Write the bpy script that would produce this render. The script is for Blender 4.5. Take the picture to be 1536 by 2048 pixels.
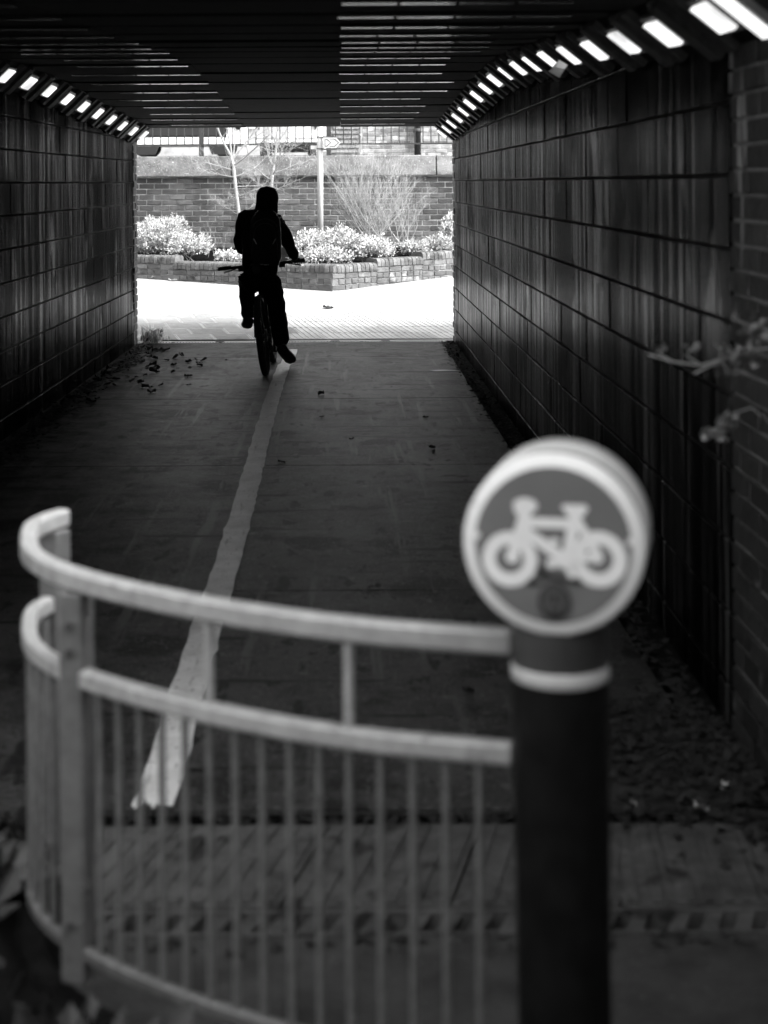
import bpy, bmesh, math, random
from mathutils import Vector, Matrix, noise as mnoise
R = math.radians
rng = random.Random(7)
sc = bpy.context.scene
for o in list(bpy.data.objects): bpy.data.objects.remove(o)
COL = sc.collection

# ------------------------------------------------------------------ camera
CAMH, FPX, VX, VY = 1.7, 3200.0, 682.0, 365.0
cd = bpy.data.cameras.new('camera'); cam = bpy.data.objects.new('camera', cd); COL.objects.link(cam)
cam.location = (0, 0, CAMH); cam.rotation_euler = (R(90), R(0.35), 0)
cd.sensor_fit = 'AUTO'; cd.sensor_width = 36.0; cd.lens = FPX / 2048 * 36
cd.shift_x = (768 - VX) / 2048; cd.shift_y = -(1024 - VY) / 2048
cd.clip_start = 0.05; cd.clip_end = 1500
cd.dof.use_dof = True; cd.dof.focus_distance = 15.5; cd.dof.aperture_fstop = 2.9
sc.camera = cam
# ------------------------------------------------------------------ sky, sun, exposure
SUN_EL, SUN_AZ = R(46), R(118)          # azimuth from +Y towards +X
w = bpy.data.worlds.new('World'); sc.world = w; w.use_nodes = True
nt = w.node_tree; bg = nt.nodes['Background']
sky = nt.nodes.new('ShaderNodeTexSky'); sky.sky_type = 'NISHITA'; sky.sun_disc = False
sky.sun_elevation = SUN_EL; sky.sun_rotation = SUN_AZ; sky.dust_density = 3
bw = nt.nodes.new('ShaderNodeRGBToBW')
nt.links.new(sky.outputs[0], bw.inputs[0]); nt.links.new(bw.outputs[0], bg.inputs[0])
bg.inputs[1].default_value = 0.15
sd = bpy.data.lights.new('sun', 'SUN'); so = bpy.data.objects.new('sun', sd); COL.objects.link(so)
sd.energy = 1.0; sd.angle = R(12); sd.color = (1, 1, 1)
dirv = Vector((math.sin(SUN_AZ) * math.cos(SUN_EL), math.cos(SUN_AZ) * math.cos(SUN_EL), math.sin(SUN_EL)))
so.rotation_euler = dirv.to_track_quat('Z', 'Y').to_euler(); so.location = (12, -4, 30)
sc.view_settings.view_transform = 'Standard'; sc.view_settings.look = 'None'
sc.view_settings.gamma = 1; sc.view_settings.use_curve_mapping = False
sc.view_settings.exposure = 2.65
sc.render.engine = 'CYCLES'
sc.cycles.max_bounces = 5; sc.cycles.diffuse_bounces = 4
sc.cycles.use_denoising = True
sc.cycles.adaptive_threshold = 0.02
sc.cycles.sample_clamp_indirect = 6

def P(px, py, d):
    return Vector(((px - VX) * d / FPX, d, CAMH - (py - VY) * d / FPX))

# ------------------------------------------------------------------ materials (all neutral greys: the photograph is black and white)
def mat(name, v, rough=0.8, var=0.3, scale=8.0, stretch=(1, 1, 1), bump=0.3, bscale=None, rnd=0.0,
        metal=0.0, detail=3, spots=None, coord='Object', bstretch=None, emit=0.0, spec=0.5, bdist=0.01, specmap=0, left_shade=None):
    m = bpy.data.materials.new(name); m.use_nodes = True
    t = m.node_tree; N = t.nodes; L = t.links; b = N['Principled BSDF']
    b.inputs['Roughness'].default_value = rough; b.inputs['Metallic'].default_value = metal
    b.inputs['Specular IOR Level'].default_value = spec
    tc = N.new('ShaderNodeTexCoord'); mp = N.new('ShaderNodeMapping'); mp.inputs['Scale'].default_value = stretch
    if coord == 'World':
        g = N.new('ShaderNodeNewGeometry'); src = g.outputs['Position']
    else:
        src = tc.outputs['Object']
    L.new(src, mp.inputs[0])
    n1 = N.new('ShaderNodeTexNoise'); n1.inputs['Scale'].default_value = scale; n1.inputs['Detail'].default_value = detail
    n1.inputs['Roughness'].default_value = 0.65
    L.new(mp.outputs[0], n1.inputs['Vector'])
    mr = N.new('ShaderNodeMapRange'); mr.inputs[1].default_value = 0.25; mr.inputs[2].default_value = 0.75
    mr.inputs[3].default_value = max(0.0008, v * (1 - var)); mr.inputs[4].default_value = min(0.9, v * (1 + var))
    L.new(n1.outputs['Fac'], mr.inputs[0]); out = mr.outputs[0]
    if rnd:
        oi = N.new('ShaderNodeObjectInfo'); r2 = N.new('ShaderNodeMapRange')
        r2.inputs[3].default_value = 1 - rnd; r2.inputs[4].default_value = 1 + rnd
        L.new(oi.outputs['Random'], r2.inputs[0])
        mu = N.new('ShaderNodeMath'); mu.operation = 'MULTIPLY'; L.new(out, mu.inputs[0]); L.new(r2.outputs[0], mu.inputs[1]); out = mu.outputs[0]
    for sp in (spots or []):            # (scale, threshold, softness, target value, stretch)
        m2 = N.new('ShaderNodeMapping'); m2.inputs['Scale'].default_value = sp[4]; L.new(src, m2.inputs[0])
        n2 = N.new('ShaderNodeTexNoise'); n2.inputs['Scale'].default_value = sp[0]; n2.inputs['Detail'].default_value = 4
        n2.inputs['Roughness'].default_value = 0.6
        L.new(m2.outputs[0], n2.inputs['Vector'])
        r3 = N.new('ShaderNodeMapRange'); r3.inputs[1].default_value = sp[1]; r3.inputs[2].default_value = sp[1] + sp[2]
        L.new(n2.outputs['Fac'], r3.inputs[0])
        mx = N.new('ShaderNodeMix'); mx.data_type = 'FLOAT'; L.new(r3.outputs[0], mx.inputs[0]); L.new(out, mx.inputs[2])
        mx.inputs[3].default_value = sp[3]; out = mx.outputs[0]
    if left_shade:                              # shade painted into the colour, darkening towards the left wall
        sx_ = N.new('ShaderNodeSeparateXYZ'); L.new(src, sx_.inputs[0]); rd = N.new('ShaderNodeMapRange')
        rd.inputs[1].default_value, rd.inputs[2].default_value, rd.inputs[3].default_value, rd.inputs[4].default_value = left_shade[0], left_shade[1], left_shade[2], 1.0
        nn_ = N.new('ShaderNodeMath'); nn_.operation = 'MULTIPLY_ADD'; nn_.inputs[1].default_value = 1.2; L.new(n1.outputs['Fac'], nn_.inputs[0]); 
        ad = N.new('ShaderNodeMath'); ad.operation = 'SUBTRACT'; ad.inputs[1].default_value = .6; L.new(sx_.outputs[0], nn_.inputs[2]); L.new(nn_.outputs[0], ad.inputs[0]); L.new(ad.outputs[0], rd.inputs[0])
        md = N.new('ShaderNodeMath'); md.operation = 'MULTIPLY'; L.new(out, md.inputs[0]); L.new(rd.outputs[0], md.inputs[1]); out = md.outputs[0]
    L.new(out, b.inputs['Base Color'])
    if specmap:
        ms = N.new('ShaderNodeMath'); ms.operation = 'MULTIPLY'; ms.inputs[1].default_value = specmap; ms.use_clamp = True
        L.new(out, ms.inputs[0]); L.new(ms.outputs[0], b.inputs['Specular IOR Level'])
    if bump:
        m3 = N.new('ShaderNodeMapping'); m3.inputs['Scale'].default_value = bstretch or stretch; L.new(src, m3.inputs[0])
        n3 = N.new('ShaderNodeTexNoise'); n3.inputs['Scale'].default_value = bscale or scale * 4; n3.inputs['Detail'].default_value = 2
        L.new(m3.outputs[0], n3.inputs['Vector'])
        bp = N.new('ShaderNodeBump'); bp.inputs['Strength'].default_value = bump; bp.inputs['Distance'].default_value = bdist
        L.new(n3.outputs['Fac'], bp.inputs['Height']); L.new(bp.outputs[0], b.inputs['Normal'])
    if emit:
        b.inputs['Emission Color'].default_value = (1, 1, 1, 1)
        ne = N.new('ShaderNodeTexNoise'); ne.inputs['Scale'].default_value = 7; L.new(src, ne.inputs['Vector'])       # grimy covers
        me_ = N.new('ShaderNodeMapRange'); me_.inputs[1].default_value = .3; me_.inputs[2].default_value = .6
        me_.inputs[3].default_value = emit * .55; me_.inputs[4].default_value = emit * 1.1
        L.new(ne.outputs['Fac'], me_.inputs[0]); L.new(me_.outputs[0], b.inputs['Emission Strength'])
    return m

M = {}
M['block'] = mat('fluted_block', 0.0075, 0.27, 0.85, 4, (5, 5, .22), 0.25, 40, 0.4, specmap=0.9, coord='World', bstretch=(1, 1, .02), bdist=.006,
                 spots=[(1.6, .48, .06, .0015, (5, 5, .20)), (2.2, .55, .07, .046, (6, 6, .22)), (1.0, .49, .12, .0015, (1, 1, 1)), (1.4, .66, .05, .06, (1, 1, .5))])
M['mortar_dark'] = mat('dark_mortar', 0.006, 0.95, 0.4, 12, coord='World')
M['mortar_pale'] = mat('pale_mortar', 0.42, 0.95, 0.4, 12, coord='World', spots=[(1.1, .52, .15, .16, (1, 1, 1))])
M['mortar_mid'] = mat('mid_mortar', 0.15, 0.95, 0.5, 12, coord='World', spots=[(2.0, .52, .1, .36, (1, 1, .4))])
M['brick'] = mat('wall_brick', 0.08, 0.85, 0.45, 9, rnd=.38, bump=.5, coord='World',
                 spots=[(1.3, .58, .14, .16, (1, 1, 1)), (22, .66, .06, .25, (1, 1, 1)), (.8, .56, .10, .03, (1, 1, .6))])
M['brick_planter'] = mat('planter_brick', 0.095, 0.85, 0.4, 10, rnd=.35, bump=.6, coord='World',
                 spots=[(6, .6, .08, .24, (1, 1, 1)), (5, .40, -.10, .025, (1, 1, 1))])
M['brick_dark'] = mat('dark_brick', 0.015, 0.6, 0.5, 9, rnd=.4, bump=.5, coord='World',
                 spots=[(2.2, .60, .05, .24, (2.2, 2.2, .35)), (9, .66, .05, .10, (1, 1, .6))])
M['brick_house'] = mat('house_brick', 0.22, 0.9, 0.5, 6, rnd=.5, bump=.4, coord='World', spots=[(2.5, .58, .06, .6, (1, 1, 1))])
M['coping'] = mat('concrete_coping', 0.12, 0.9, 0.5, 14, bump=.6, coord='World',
                 spots=[(2.0, .46, .22, .24, (1, 1, 1.6)), (45, .62, .04, .6, (1, 1, 1)), (30, .36, -.08, .04, (1, 1, 1))])
M['floor'] = mat('tunnel_floor_concrete', 0.026, 0.42, 0.5, 5, specmap=4.0, bump=.6, bscale=120, coord='World', left_shade=(-2.1, -.5, .10),
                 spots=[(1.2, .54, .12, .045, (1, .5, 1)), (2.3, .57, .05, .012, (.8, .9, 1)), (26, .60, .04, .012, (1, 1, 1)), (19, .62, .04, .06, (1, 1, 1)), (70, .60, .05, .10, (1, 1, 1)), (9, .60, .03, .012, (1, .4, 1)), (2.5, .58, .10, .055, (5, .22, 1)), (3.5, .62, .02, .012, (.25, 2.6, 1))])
M['floor_edge'] = mat('gutter_dirt', 0.006, 0.9, 0.6, 14, bump=1.0, coord='World', spec=.05)
M['line'] = mat('worn_white_line', 0.52, 0.4, 0.25, 7, bump=.5, bscale=70, coord='World',
                 spots=[(9, .60, .08, .24, (3.5, .35, 1)), (40, .62, .05, .14, (1, 1, 1)), (2, .58, .1, .34, (1, 1, 1))])
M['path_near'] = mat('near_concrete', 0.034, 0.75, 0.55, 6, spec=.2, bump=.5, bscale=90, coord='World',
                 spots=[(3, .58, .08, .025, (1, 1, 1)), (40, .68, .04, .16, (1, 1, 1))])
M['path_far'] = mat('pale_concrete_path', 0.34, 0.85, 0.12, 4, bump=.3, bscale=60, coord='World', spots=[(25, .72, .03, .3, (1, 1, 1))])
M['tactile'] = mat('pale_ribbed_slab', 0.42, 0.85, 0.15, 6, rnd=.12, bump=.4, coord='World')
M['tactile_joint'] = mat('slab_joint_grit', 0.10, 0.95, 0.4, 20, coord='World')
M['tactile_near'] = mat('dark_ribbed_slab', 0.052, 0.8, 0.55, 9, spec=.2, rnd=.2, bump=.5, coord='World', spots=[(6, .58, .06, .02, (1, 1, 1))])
M['iron'] = mat('cast_iron', 0.012, 0.6, 0.4, 20, metal=.2)
M['galv_slot'] = mat('pale_channel_concrete', 0.42, 0.8, 0.2, 12)
M['void'] = mat('drain_void', 0.003, 1, 0.1, 4, bump=0, spec=0)
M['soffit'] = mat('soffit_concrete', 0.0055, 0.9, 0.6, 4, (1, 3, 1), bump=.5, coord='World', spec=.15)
M['glint_metal'] = mat('ceiling_glint_metal', 0.24, 0.16, 0.5, 6, (1, 1, 1), bump=0, metal=.95, coord='World', spots=[(3.2, .48, .06, .03, (1, 1, 1))])
M['chamfer'] = mat('chamfer_boarding', 0.06, 0.7, 0.6, 8, (3, 6, 3), bump=.5, rnd=.35, coord='World')
M['lamp_body'] = mat('lamp_housing', 0.05, 0.5, 0.3, 8)
M['diffuser'] = mat('lit_diffuser', 0.8, 0.4, 0.05, 8, bump=0, emit=0.19, coord='World')
M['cobweb'] = mat('torn_paper', 0.7, 0.9, .2, 10)
M['galv'] = mat('galvanised_steel', 0.34, 0.42, 0.25, 25, metal=0.25, bump=.12, spots=[(18, .62, .06, .25, (1, 1, 1))])
M['galv_dark'] = mat('weathered_galvanised', 0.125, 0.55, 0.35, 25, metal=0.3, bump=.15)
M['galv_mid'] = mat('dull_galvanised', 0.12, 0.5, 0.3, 25, metal=0.3, bump=.15)
M['bolt'] = mat('bolt_dark', 0.03, 0.6, .2, 10)
M['rubber'] = mat('black_bollard_plastic', 0.005, 0.45, 0.5, 20, bump=.1, spec=.12)
M['neck'] = mat('grey_neck_plastic', 0.028, 0.4, 0.2, 20, bump=.1)
M['reflect'] = mat('white_reflective_band', 0.42, 0.35, 0.1, 20, bump=.05)
M['sign_white'] = mat('sign_white', 0.72, 0.35, 0.06, 12, bump=.03, spots=[(14, .66, .05, .5, (1, 1, 1))])
M['sign_field'] = mat('sign_mid_grey', 0.135, 0.35, 0.12, 8, bump=.03, spots=[(5, .60, .2, .19, (1, 1, 1))])
M['sticker_dark'] = mat('sticker_dark', 0.012, 0.5, 0.4, 30, bump=.05)
M['sticker_mid'] = mat('sticker_mid', 0.075, 0.5, 0.3, 30, bump=.05)
M['cloth'] = mat('black_jacket_cloth', 0.012, 0.9, 0.4, 30, bump=.3, spec=.2)
M['trouser'] = mat('black_trouser_cloth', 0.010, 0.95, 0.4, 30, bump=.3, spec=.15)
M['skin'] = mat('skin', 0.30, 0.6, 0.1, 10, bump=.1)
M['pack'] = mat('backpack_nylon', 0.026, 0.55, 0.4, 40, bump=.3, spec=.4)
M['piping'] = mat('backpack_piping', 0.12, 0.5, 0.2, 40)
M['flash'] = mat('pale_reflective_tab', 0.8, 0.3, 0.1, 40)
M['shoe'] = mat('dark_shoe', 0.035, 0.7, 0.4, 30)
M['tyre'] = mat('tyre_rubber', 0.045, 0.85, 0.5, 30, bump=.3)
M['bike'] = mat('bike_black_paint', 0.012, 0.4, 0.2, 20)
M['metal'] = mat('bike_metal', 0.18, 0.35, 0.3, 20, metal=.8)
M['pole'] = mat('pale_painted_pole', 0.40, 0.5, 0.12, 10, (1, 1, .3), bump=.08)
M['finger'] = mat('fingerpost_white', 0.42, 0.5, 0.06, 10, bump=.05)
M['finger_ink'] = mat('fingerpost_ink', 0.05, 0.6, 0.2, 10, bump=0)
M['rail_dark'] = mat('dark_railing_paint', 0.02, 0.6, 0.3, 20)
M['bark_pale'] = mat('pale_bark', 0.33, 0.85, 0.4, 14, (1, 1, 4), bump=.5, coord='World')
M['twig'] = mat('pale_twig', 0.30, 0.85, 0.3, 14, bump=.2, coord='World')
M['soil'] = mat('dark_soil', 0.006, 0.95, 0.7, 14, bump=1.0, coord='World', spec=.05)
M['asphalt'] = mat('road_asphalt', 0.07, 0.9, 0.3, 14, coord='World')
M['grass_bank'] = mat('bank_grass', 0.05, 0.95, 0.5, 10, bump=1.0, coord='World')
M['render_far'] = mat('far_pale_brick', 0.33, 0.9, 0.4, 3, bump=.3, coord='World')
M['car_white'] = mat('white_car_paint', 0.75, 0.25, 0.05, 4, bump=0)
M['car_dark'] = mat('dark_car_paint', 0.02, 0.25, 0.1, 4, bump=0)
M['car_grey'] = mat('grey_van_panel', 0.40, 0.35, 0.15, 4, bump=0)
M['glass'] = mat('dark_glass', 0.015, 0.08, 0.1, 4, bump=0)
M['tile'] = mat('hung_tile', 0.14, 0.85, 0.5, 10, bump=.4, coord='World')

def leafmat(name, lo, hi, thr, rough=.55):
    m = bpy.data.materials.new(name); m.use_nodes = True
    t = m.node_tree; N = t.nodes; L = t.links; b = N['Principled BSDF']
    g = N.new('ShaderNodeNewGeometry'); mr = N.new('ShaderNodeMapRange')
    mr.inputs[1].default_value = thr - .25; mr.inputs[2].default_value = thr + .25
    mr.inputs[3].default_value = lo; mr.inputs[4].default_value = hi
    L.new(g.outputs['Random Per Island'], mr.inputs[0])
    n = N.new('ShaderNodeTexNoise'); n.inputs['Scale'].default_value = 40; L.new(g.outputs['Position'], n.inputs['Vector'])
    mu = N.new('ShaderNodeMath'); mu.operation = 'MULTIPLY'; L.new(mr.outputs[0], mu.inputs[0])
    m2 = N.new('ShaderNodeMapRange'); m2.inputs[3].default_value = .7; m2.inputs[4].default_value = 1.3
    L.new(n.outputs['Fac'], m2.inputs[0]); L.new(m2.outputs[0], mu.inputs[1])
    L.new(mu.outputs[0], b.inputs['Base Color']); b.inputs['Roughness'].default_value = rough
    return m
M['leaf_pale'] = leafmat('variegated_leaf', .08, .66, .27)
M['leaf_dark'] = leafmat('dull_leaf', .004, .016, .5)
M['litter'] = leafmat('leaf_litter', .004, .012, .6, .9)
M['litter_pale'] = leafmat('pale_fallen_leaf', .22, .55, .4, .8)
M['litter_dark'] = leafmat('dark_fallen_leaf', .012, .035, .5, .8)
M['ivy'] = leafmat('dry_leaf', .06, .2, .4, .7)

# ------------------------------------------------------------------ mesh helpers
class MB:
    def __init__(s): s.v = []; s.f = []; s.mi = []; s.sm = []
    def add(s, vs, fs, mi=0, smooth=False):
        k = len(s.v); s.v += [tuple(v) for v in vs]; s.f += [tuple(i + k for i in f) for f in fs]
        s.mi += [mi] * len(fs); s.sm += [smooth] * len(fs); return s
    def box(s, a, b, mi=0, M4=None):
        (x0, y0, z0), (x1, y1, z1) = a, b
        vs = [Vector(p) for p in ((x0,y0,z0),(x1,y0,z0),(x1,y1,z0),(x0,y1,z0),(x0,y0,z1),(x1,y0,z1),(x1,y1,z1),(x0,y1,z1))]
        if M4 is not None: vs = [M4 @ v for v in vs]
        return s.add(vs, [(0,3,2,1),(4,5,6,7),(0,1,5,4),(1,2,6,5),(2,3,7,6),(3,0,4,7)], mi)
    def hexa(s, vs, mi=0):
        return s.add(vs, [(0,3,2,1),(4,5,6,7),(0,1,5,4),(1,2,6,5),(2,3,7,6),(3,0,4,7)], mi)
    def tube(s, pts, rad, n=8, mi=0, cap=True, smooth=True, closed=False):
        pts = [Vector(p) for p in pts]; m = len(pts)
        if not isinstance(rad, (list, tuple)): rad = [rad] * m
        vs = []; up = None
        for i, p in enumerate(pts):
            if closed: t = pts[(i + 1) % m] - pts[i - 1]
            else: t = pts[min(i + 1, m - 1)] - pts[max(i - 1, 0)]
            if t.length < 1e-9: t = Vector((0, 0, 1))
            t.normalize()
            if up is None:
                up = Vector((0, 0, 1)) if abs(t.z) < .9 else Vector((1, 0, 0))
            a = t.cross(up)
            if a.length < 1e-6: a = t.orthogonal()
            a.normalize(); b = t.cross(a); up = -b if False else up
            for k in range(n):
                an = 2 * math.pi * k / n
                vs.append(p + (a * math.cos(an) + b * math.sin(an)) * rad[i])
        fs = []
        for i in range(m if closed else m - 1):
            j = (i + 1) % m
            for k in range(n):
                fs.append((i*n+k, i*n+(k+1)%n, j*n+(k+1)%n, j*n+k))
        s.add(vs, fs, mi, smooth)
        if cap and not closed:
            k0 = len(s.v) - len(vs)
            s.f += [tuple(k0 + k for k in reversed(range(n))), tuple(k0 + (m-1)*n + k for k in range(n))]
            s.mi += [mi, mi]; s.sm += [False, False]
        return s
    def sweep(s, pts, prof, mi=0, smooth=False):
        """profile (offset sideways, up) swept along a plan curve"""
        pts = [Vector(p) for p in pts]; m = len(pts); n = len(prof); vs = []
        for i, p in enumerate(pts):
            t = pts[min(i+1, m-1)] - pts[max(i-1, 0)]; t.z = 0; t.normalize()
            sd_ = Vector((t.y, -t.x, 0))
            vs += [p + sd_ * a + Vector((0, 0, b)) for a, b in prof]
        fs = [(i*n+k, i*n+(k+1)%n, (i+1)*n+(k+1)%n, (i+1)*n+k) for i in range(m-1) for k in range(n)]
        fs += [tuple(reversed(range(n))), tuple((m-1)*n+k for k in range(n))]
        return s.add(vs, fs, mi, smooth)
    def lathe(s, prof, n=32, c=(0,0,0), mi=0, smooth=True):
        vs = []; c = Vector(c)
        for r, z in prof:
            for k in range(n):
                a = 2*math.pi*k/n; vs.append(c + Vector((r*math.cos(a), r*math.sin(a), z)))
        fs = [(i*n+k, i*n+(k+1)%n, (i+1)*n+(k+1)%n, (i+1)*n+k) for i in range(len(prof)-1) for k in range(n)]
        return s.add(vs, fs, mi, smooth)
    def prism(s, poly, y0, y1, mi=0):
        """poly in XZ, extruded along Y"""
        n = len(poly)
        vs = [(x, y0, z) for x, z in poly] + [(x, y1, z) for x, z in poly]
        fs = [tuple(range(n)), tuple(reversed(range(n, 2*n)))] + [(k, k+n, (k+1)%n+n, (k+1)%n) for k in range(n)]
        return s.add(vs, fs, mi)
    def mesh(s, name, mats):
        me = bpy.data.meshes.new(name); me.from_pydata(s.v, [], s.f)
        for m in (mats if isinstance(mats, (list, tuple)) else [mats]): me.materials.append(m)
        me.polygons.foreach_set('material_index', s.mi); me.polygons.foreach_set('use_smooth', s.sm)
        me.update(); return me
    def fix(s, name, mats):
        me = s.mesh(name, mats); b = bmesh.new(); b.from_mesh(me)
        bmesh.ops.recalc_face_normals(b, faces=b.faces); b.to_mesh(me); b.free(); return me
    def build(s, name, mats, parent=None, fix=True):
        return link(name, s.fix(name, mats) if fix else s.mesh(name, mats), parent)

def link(name, me, parent=None, loc=None):
    o = bpy.data.objects.new(name, me); COL.objects.link(o)
    if parent: o.parent = parent
    if loc is not None: o.location = loc
    return o
def empty(name, loc=(0,0,0)):
    o = bpy.data.objects.new(name, None); COL.objects.link(o); o.location = loc; o.empty_display_size = .1; return o
def tag(o, label, cat, group=None):
    o['label'] = label; o['category'] = cat
    if group: o['group'] = group
    return o
def struct(o, label=None):
    o['kind'] = 'structure'
    if label: o['label'] = label
    return o
def bevel(o, wd, seg=2):
    m = o.modifiers.new('bevel', 'BEVEL'); m.width = wd; m.segments = seg; m.limit_method = 'ANGLE'; return o

_cache = {}
def piece_mesh(kind, L, D, H, bev, m, wob=0.0, var=0):
    """a brick / block lying along X (length L), front face on -Y, depth D, height H; chamfered front arris; origin at front-bottom-left"""
    key = (kind, round(L, 3), round(D, 3), round(H, 3), m.name, var)
    if key in _cache: return _cache[key]
    r = random.Random(hash((L, D, H, var)) & 0xffff); j = lambda: r.uniform(-wob, wob)
    b = bev
    fr = [(b+j(), 0+j()*.5, b+j()), (L-b+j(), 0+j()*.5, b+j()), (L-b+j(), 0+j()*.5, H-b+j()), (b+j(), 0+j()*.5, H-b+j())]
    md = [(0, b, 0), (L, b, 0), (L, b, H), (0, b, H)]
    bk = [(0, D, 0), (L, D, 0), (L, D, H), (0, D, H)]
    vs = fr + md + bk; fs = [(0,1,2,3)]
    for o_ in (0, 4):
        for k in range(4): fs.append((o_+k, o_+4+k, o_+4+(k+1)%4, o_+(k+1)%4))
    fs.append((11, 10, 9, 8))
    q = MB(); q.add(vs, fs); me = q.fix(kind, m); _cache[key] = me; return me

def frame(origin, along, out):
    """matrix: local X along the wall, local -Y towards out, Z up"""
    a = Vector(along).normalized(); o = Vector(out).normalized()
    m = Matrix.Identity(4)
    for i in range(3):
        m[i][0] = a[i]; m[i][1] = -o[i]; m[i][2] = (0, 0, 1)[i]; m[i][3] = origin[i]
    return m

def lay(parent, name, fr, length, z0, z1, L, H, D, joint, m, bev=.004, wob=.0015, bond=.5, keep=None, jit=.003, vj=None):
    """lay running-bond pieces on the frame; returns count"""
    n = 0; row = 0; z = z0; vj = joint if vj is None else vj
    while z + H * .4 < z1:
        h = min(H, z1 - z); s = -(L + vj) * (bond if row % 2 else 0)
        while s < length - .01:
            a = max(s, 0); e = min(s + L, length)
            if e - a > .02 and (keep is None or keep(a, e, z)):
                me = piece_mesh(name, e - a, D, h, bev, m, wob, rng.randrange(4))
                o = link(name, me, parent)
                o.matrix_world = fr @ Matrix.Translation((a, rng.uniform(-jit, jit), z))
                n += 1
            s += L + vj
        z += H + joint; row += 1
    return n

# ------------------------------------------------------------------ scene dimensions (metres; Y = distance from the camera)
D0, D1 = 4.22, 17.05              # underpass mouth near / far
XR = 1.19                          # right wall face
def xl(d): return -2.18 - .013 * (16.75 - d)     # left wall face
HK = [(3.0,2.24),(4.2,2.25),(5.0,2.265),(6.0,2.31),(7.85,2.395),(9.4,2.47),(10.6,2.497),(11.8,2.48),(13.5,2.42),(15.2,2.355),(16.75,2.30),(18,2.27)]
def zc(d):
    for (a, za), (b, zb) in zip(HK, HK[1:]):
        if d <= b: return za + (zb - za) * max(0, d - a) / (b - a)
    return HK[-1][1]
def zw(d): return zc(d) - .165
def gz(d): return .075 * max(0, d - 17.3)

# ------------------------------------------------------------------ the ground and the large structure
g = MB(); g.box((-400, -400, -.6), (400, 400, -.35)); struct(g.build('ground', M['grass_bank']))
# tunnel floor: bedding sheet, slabs as pieces of it
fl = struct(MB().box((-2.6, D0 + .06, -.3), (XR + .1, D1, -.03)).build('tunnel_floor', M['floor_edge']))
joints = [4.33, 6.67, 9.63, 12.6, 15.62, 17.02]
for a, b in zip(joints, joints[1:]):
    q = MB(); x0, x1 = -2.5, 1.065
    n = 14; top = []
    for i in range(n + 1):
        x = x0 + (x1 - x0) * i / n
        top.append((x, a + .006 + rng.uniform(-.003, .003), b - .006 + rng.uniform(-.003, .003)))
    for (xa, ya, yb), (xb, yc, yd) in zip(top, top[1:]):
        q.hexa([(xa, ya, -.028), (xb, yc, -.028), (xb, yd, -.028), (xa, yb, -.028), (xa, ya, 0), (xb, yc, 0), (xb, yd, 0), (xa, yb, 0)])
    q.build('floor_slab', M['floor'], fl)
# gutter kerb stones along the right wall
q = MB(); q.box((1.11, D0 + .1, -.02), (XR + .05, D1 - .02, .012)); q.build('gutter_edge', M['floor_edge'], fl)
# near path, far path
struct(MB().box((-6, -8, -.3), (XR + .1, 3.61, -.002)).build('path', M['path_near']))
q = MB(); n = 20
for i in range(n):
    a = D1 + .26 + (24.5 - D1 - .26) * i / n; b = D1 + .26 + (24.5 - D1 - .26) * (i + 1) / n
    q.hexa([(-16, a, -.3), (16, a, -.3), (16, b, -.3), (-16, b, -.3), (-16, a, gz(a)-.012), (16, a, gz(a)-.012), (16, b, gz(b)-.012), (-16, b, gz(b)-.012)])
struct(q.build('path', M['tactile_joint']))
far = MB(); YB = 19.2
for i in range(12):
    a = YB + (24.3 - YB) * i / 12; b = YB + (24.3 - YB) * (i + 1) / 12
    far.add([(-16, a, gz(a)), (16, a, gz(a)), (16, b, gz(b)), (-16, b, gz(b))], [(0,1,2,3)])
far = struct(far.build('path', M['path_far']))
q = MB(); q.add([(-2.6, D1 + .25, gz(17.3)-.006), (-16, D1+.25, -.006), (-16, YB, gz(YB)-.004), (-2.9, YB, gz(YB)-.004)], [(0,1,2,3)])
q.add([(16, D1+.25, -.006), (1.75, D1+.25, -.006), (1.6, YB, gz(YB)-.004), (16, YB, gz(YB)-.004)], [(0,1,2,3)])
struct(q.build('path', M['path_far']))
# crack lines in the far path: shallow sawn joints as thin strips of grit
def strip(parent, pts, wd, m, name, lift=.004):
    q = MB()
    for (x0, y0), (x1, y1) in zip(pts, pts[1:]):
        d = Vector((x1-x0, y1-y0, 0)).normalized(); s_ = Vector((-d.y, d.x, 0)) * wd / 2
        q.add([(x0+s_.x, y0+s_.y, gz(y0)+lift), (x0-s_.x, y0-s_.y, gz(y0)+lift), (x1-s_.x, y1-s_.y, gz(y1)+lift), (x1+s_.x, y1+s_.y, gz(y1)+lift)], [(0,1,2,3)])
    return q.build(name, m, parent)
strip(far, [(-2.6, 20.15), (-.6, 20.75)], .018, M['galv_slot'], 'path_joint')
strip(far, [(.25, 20.45), (1.55, 19.75)], .018, M['galv_slot'], 'path_joint')
strip(pav, [(-2.12, 17.297), (-.95, 17.297)], .035, M['void'], 'joint_gap', .006) if False else None
strip(far, [(-3, YB + .01), (1.7, YB + .01)], .03, M['tactile_joint'], 'path_joint')

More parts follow.
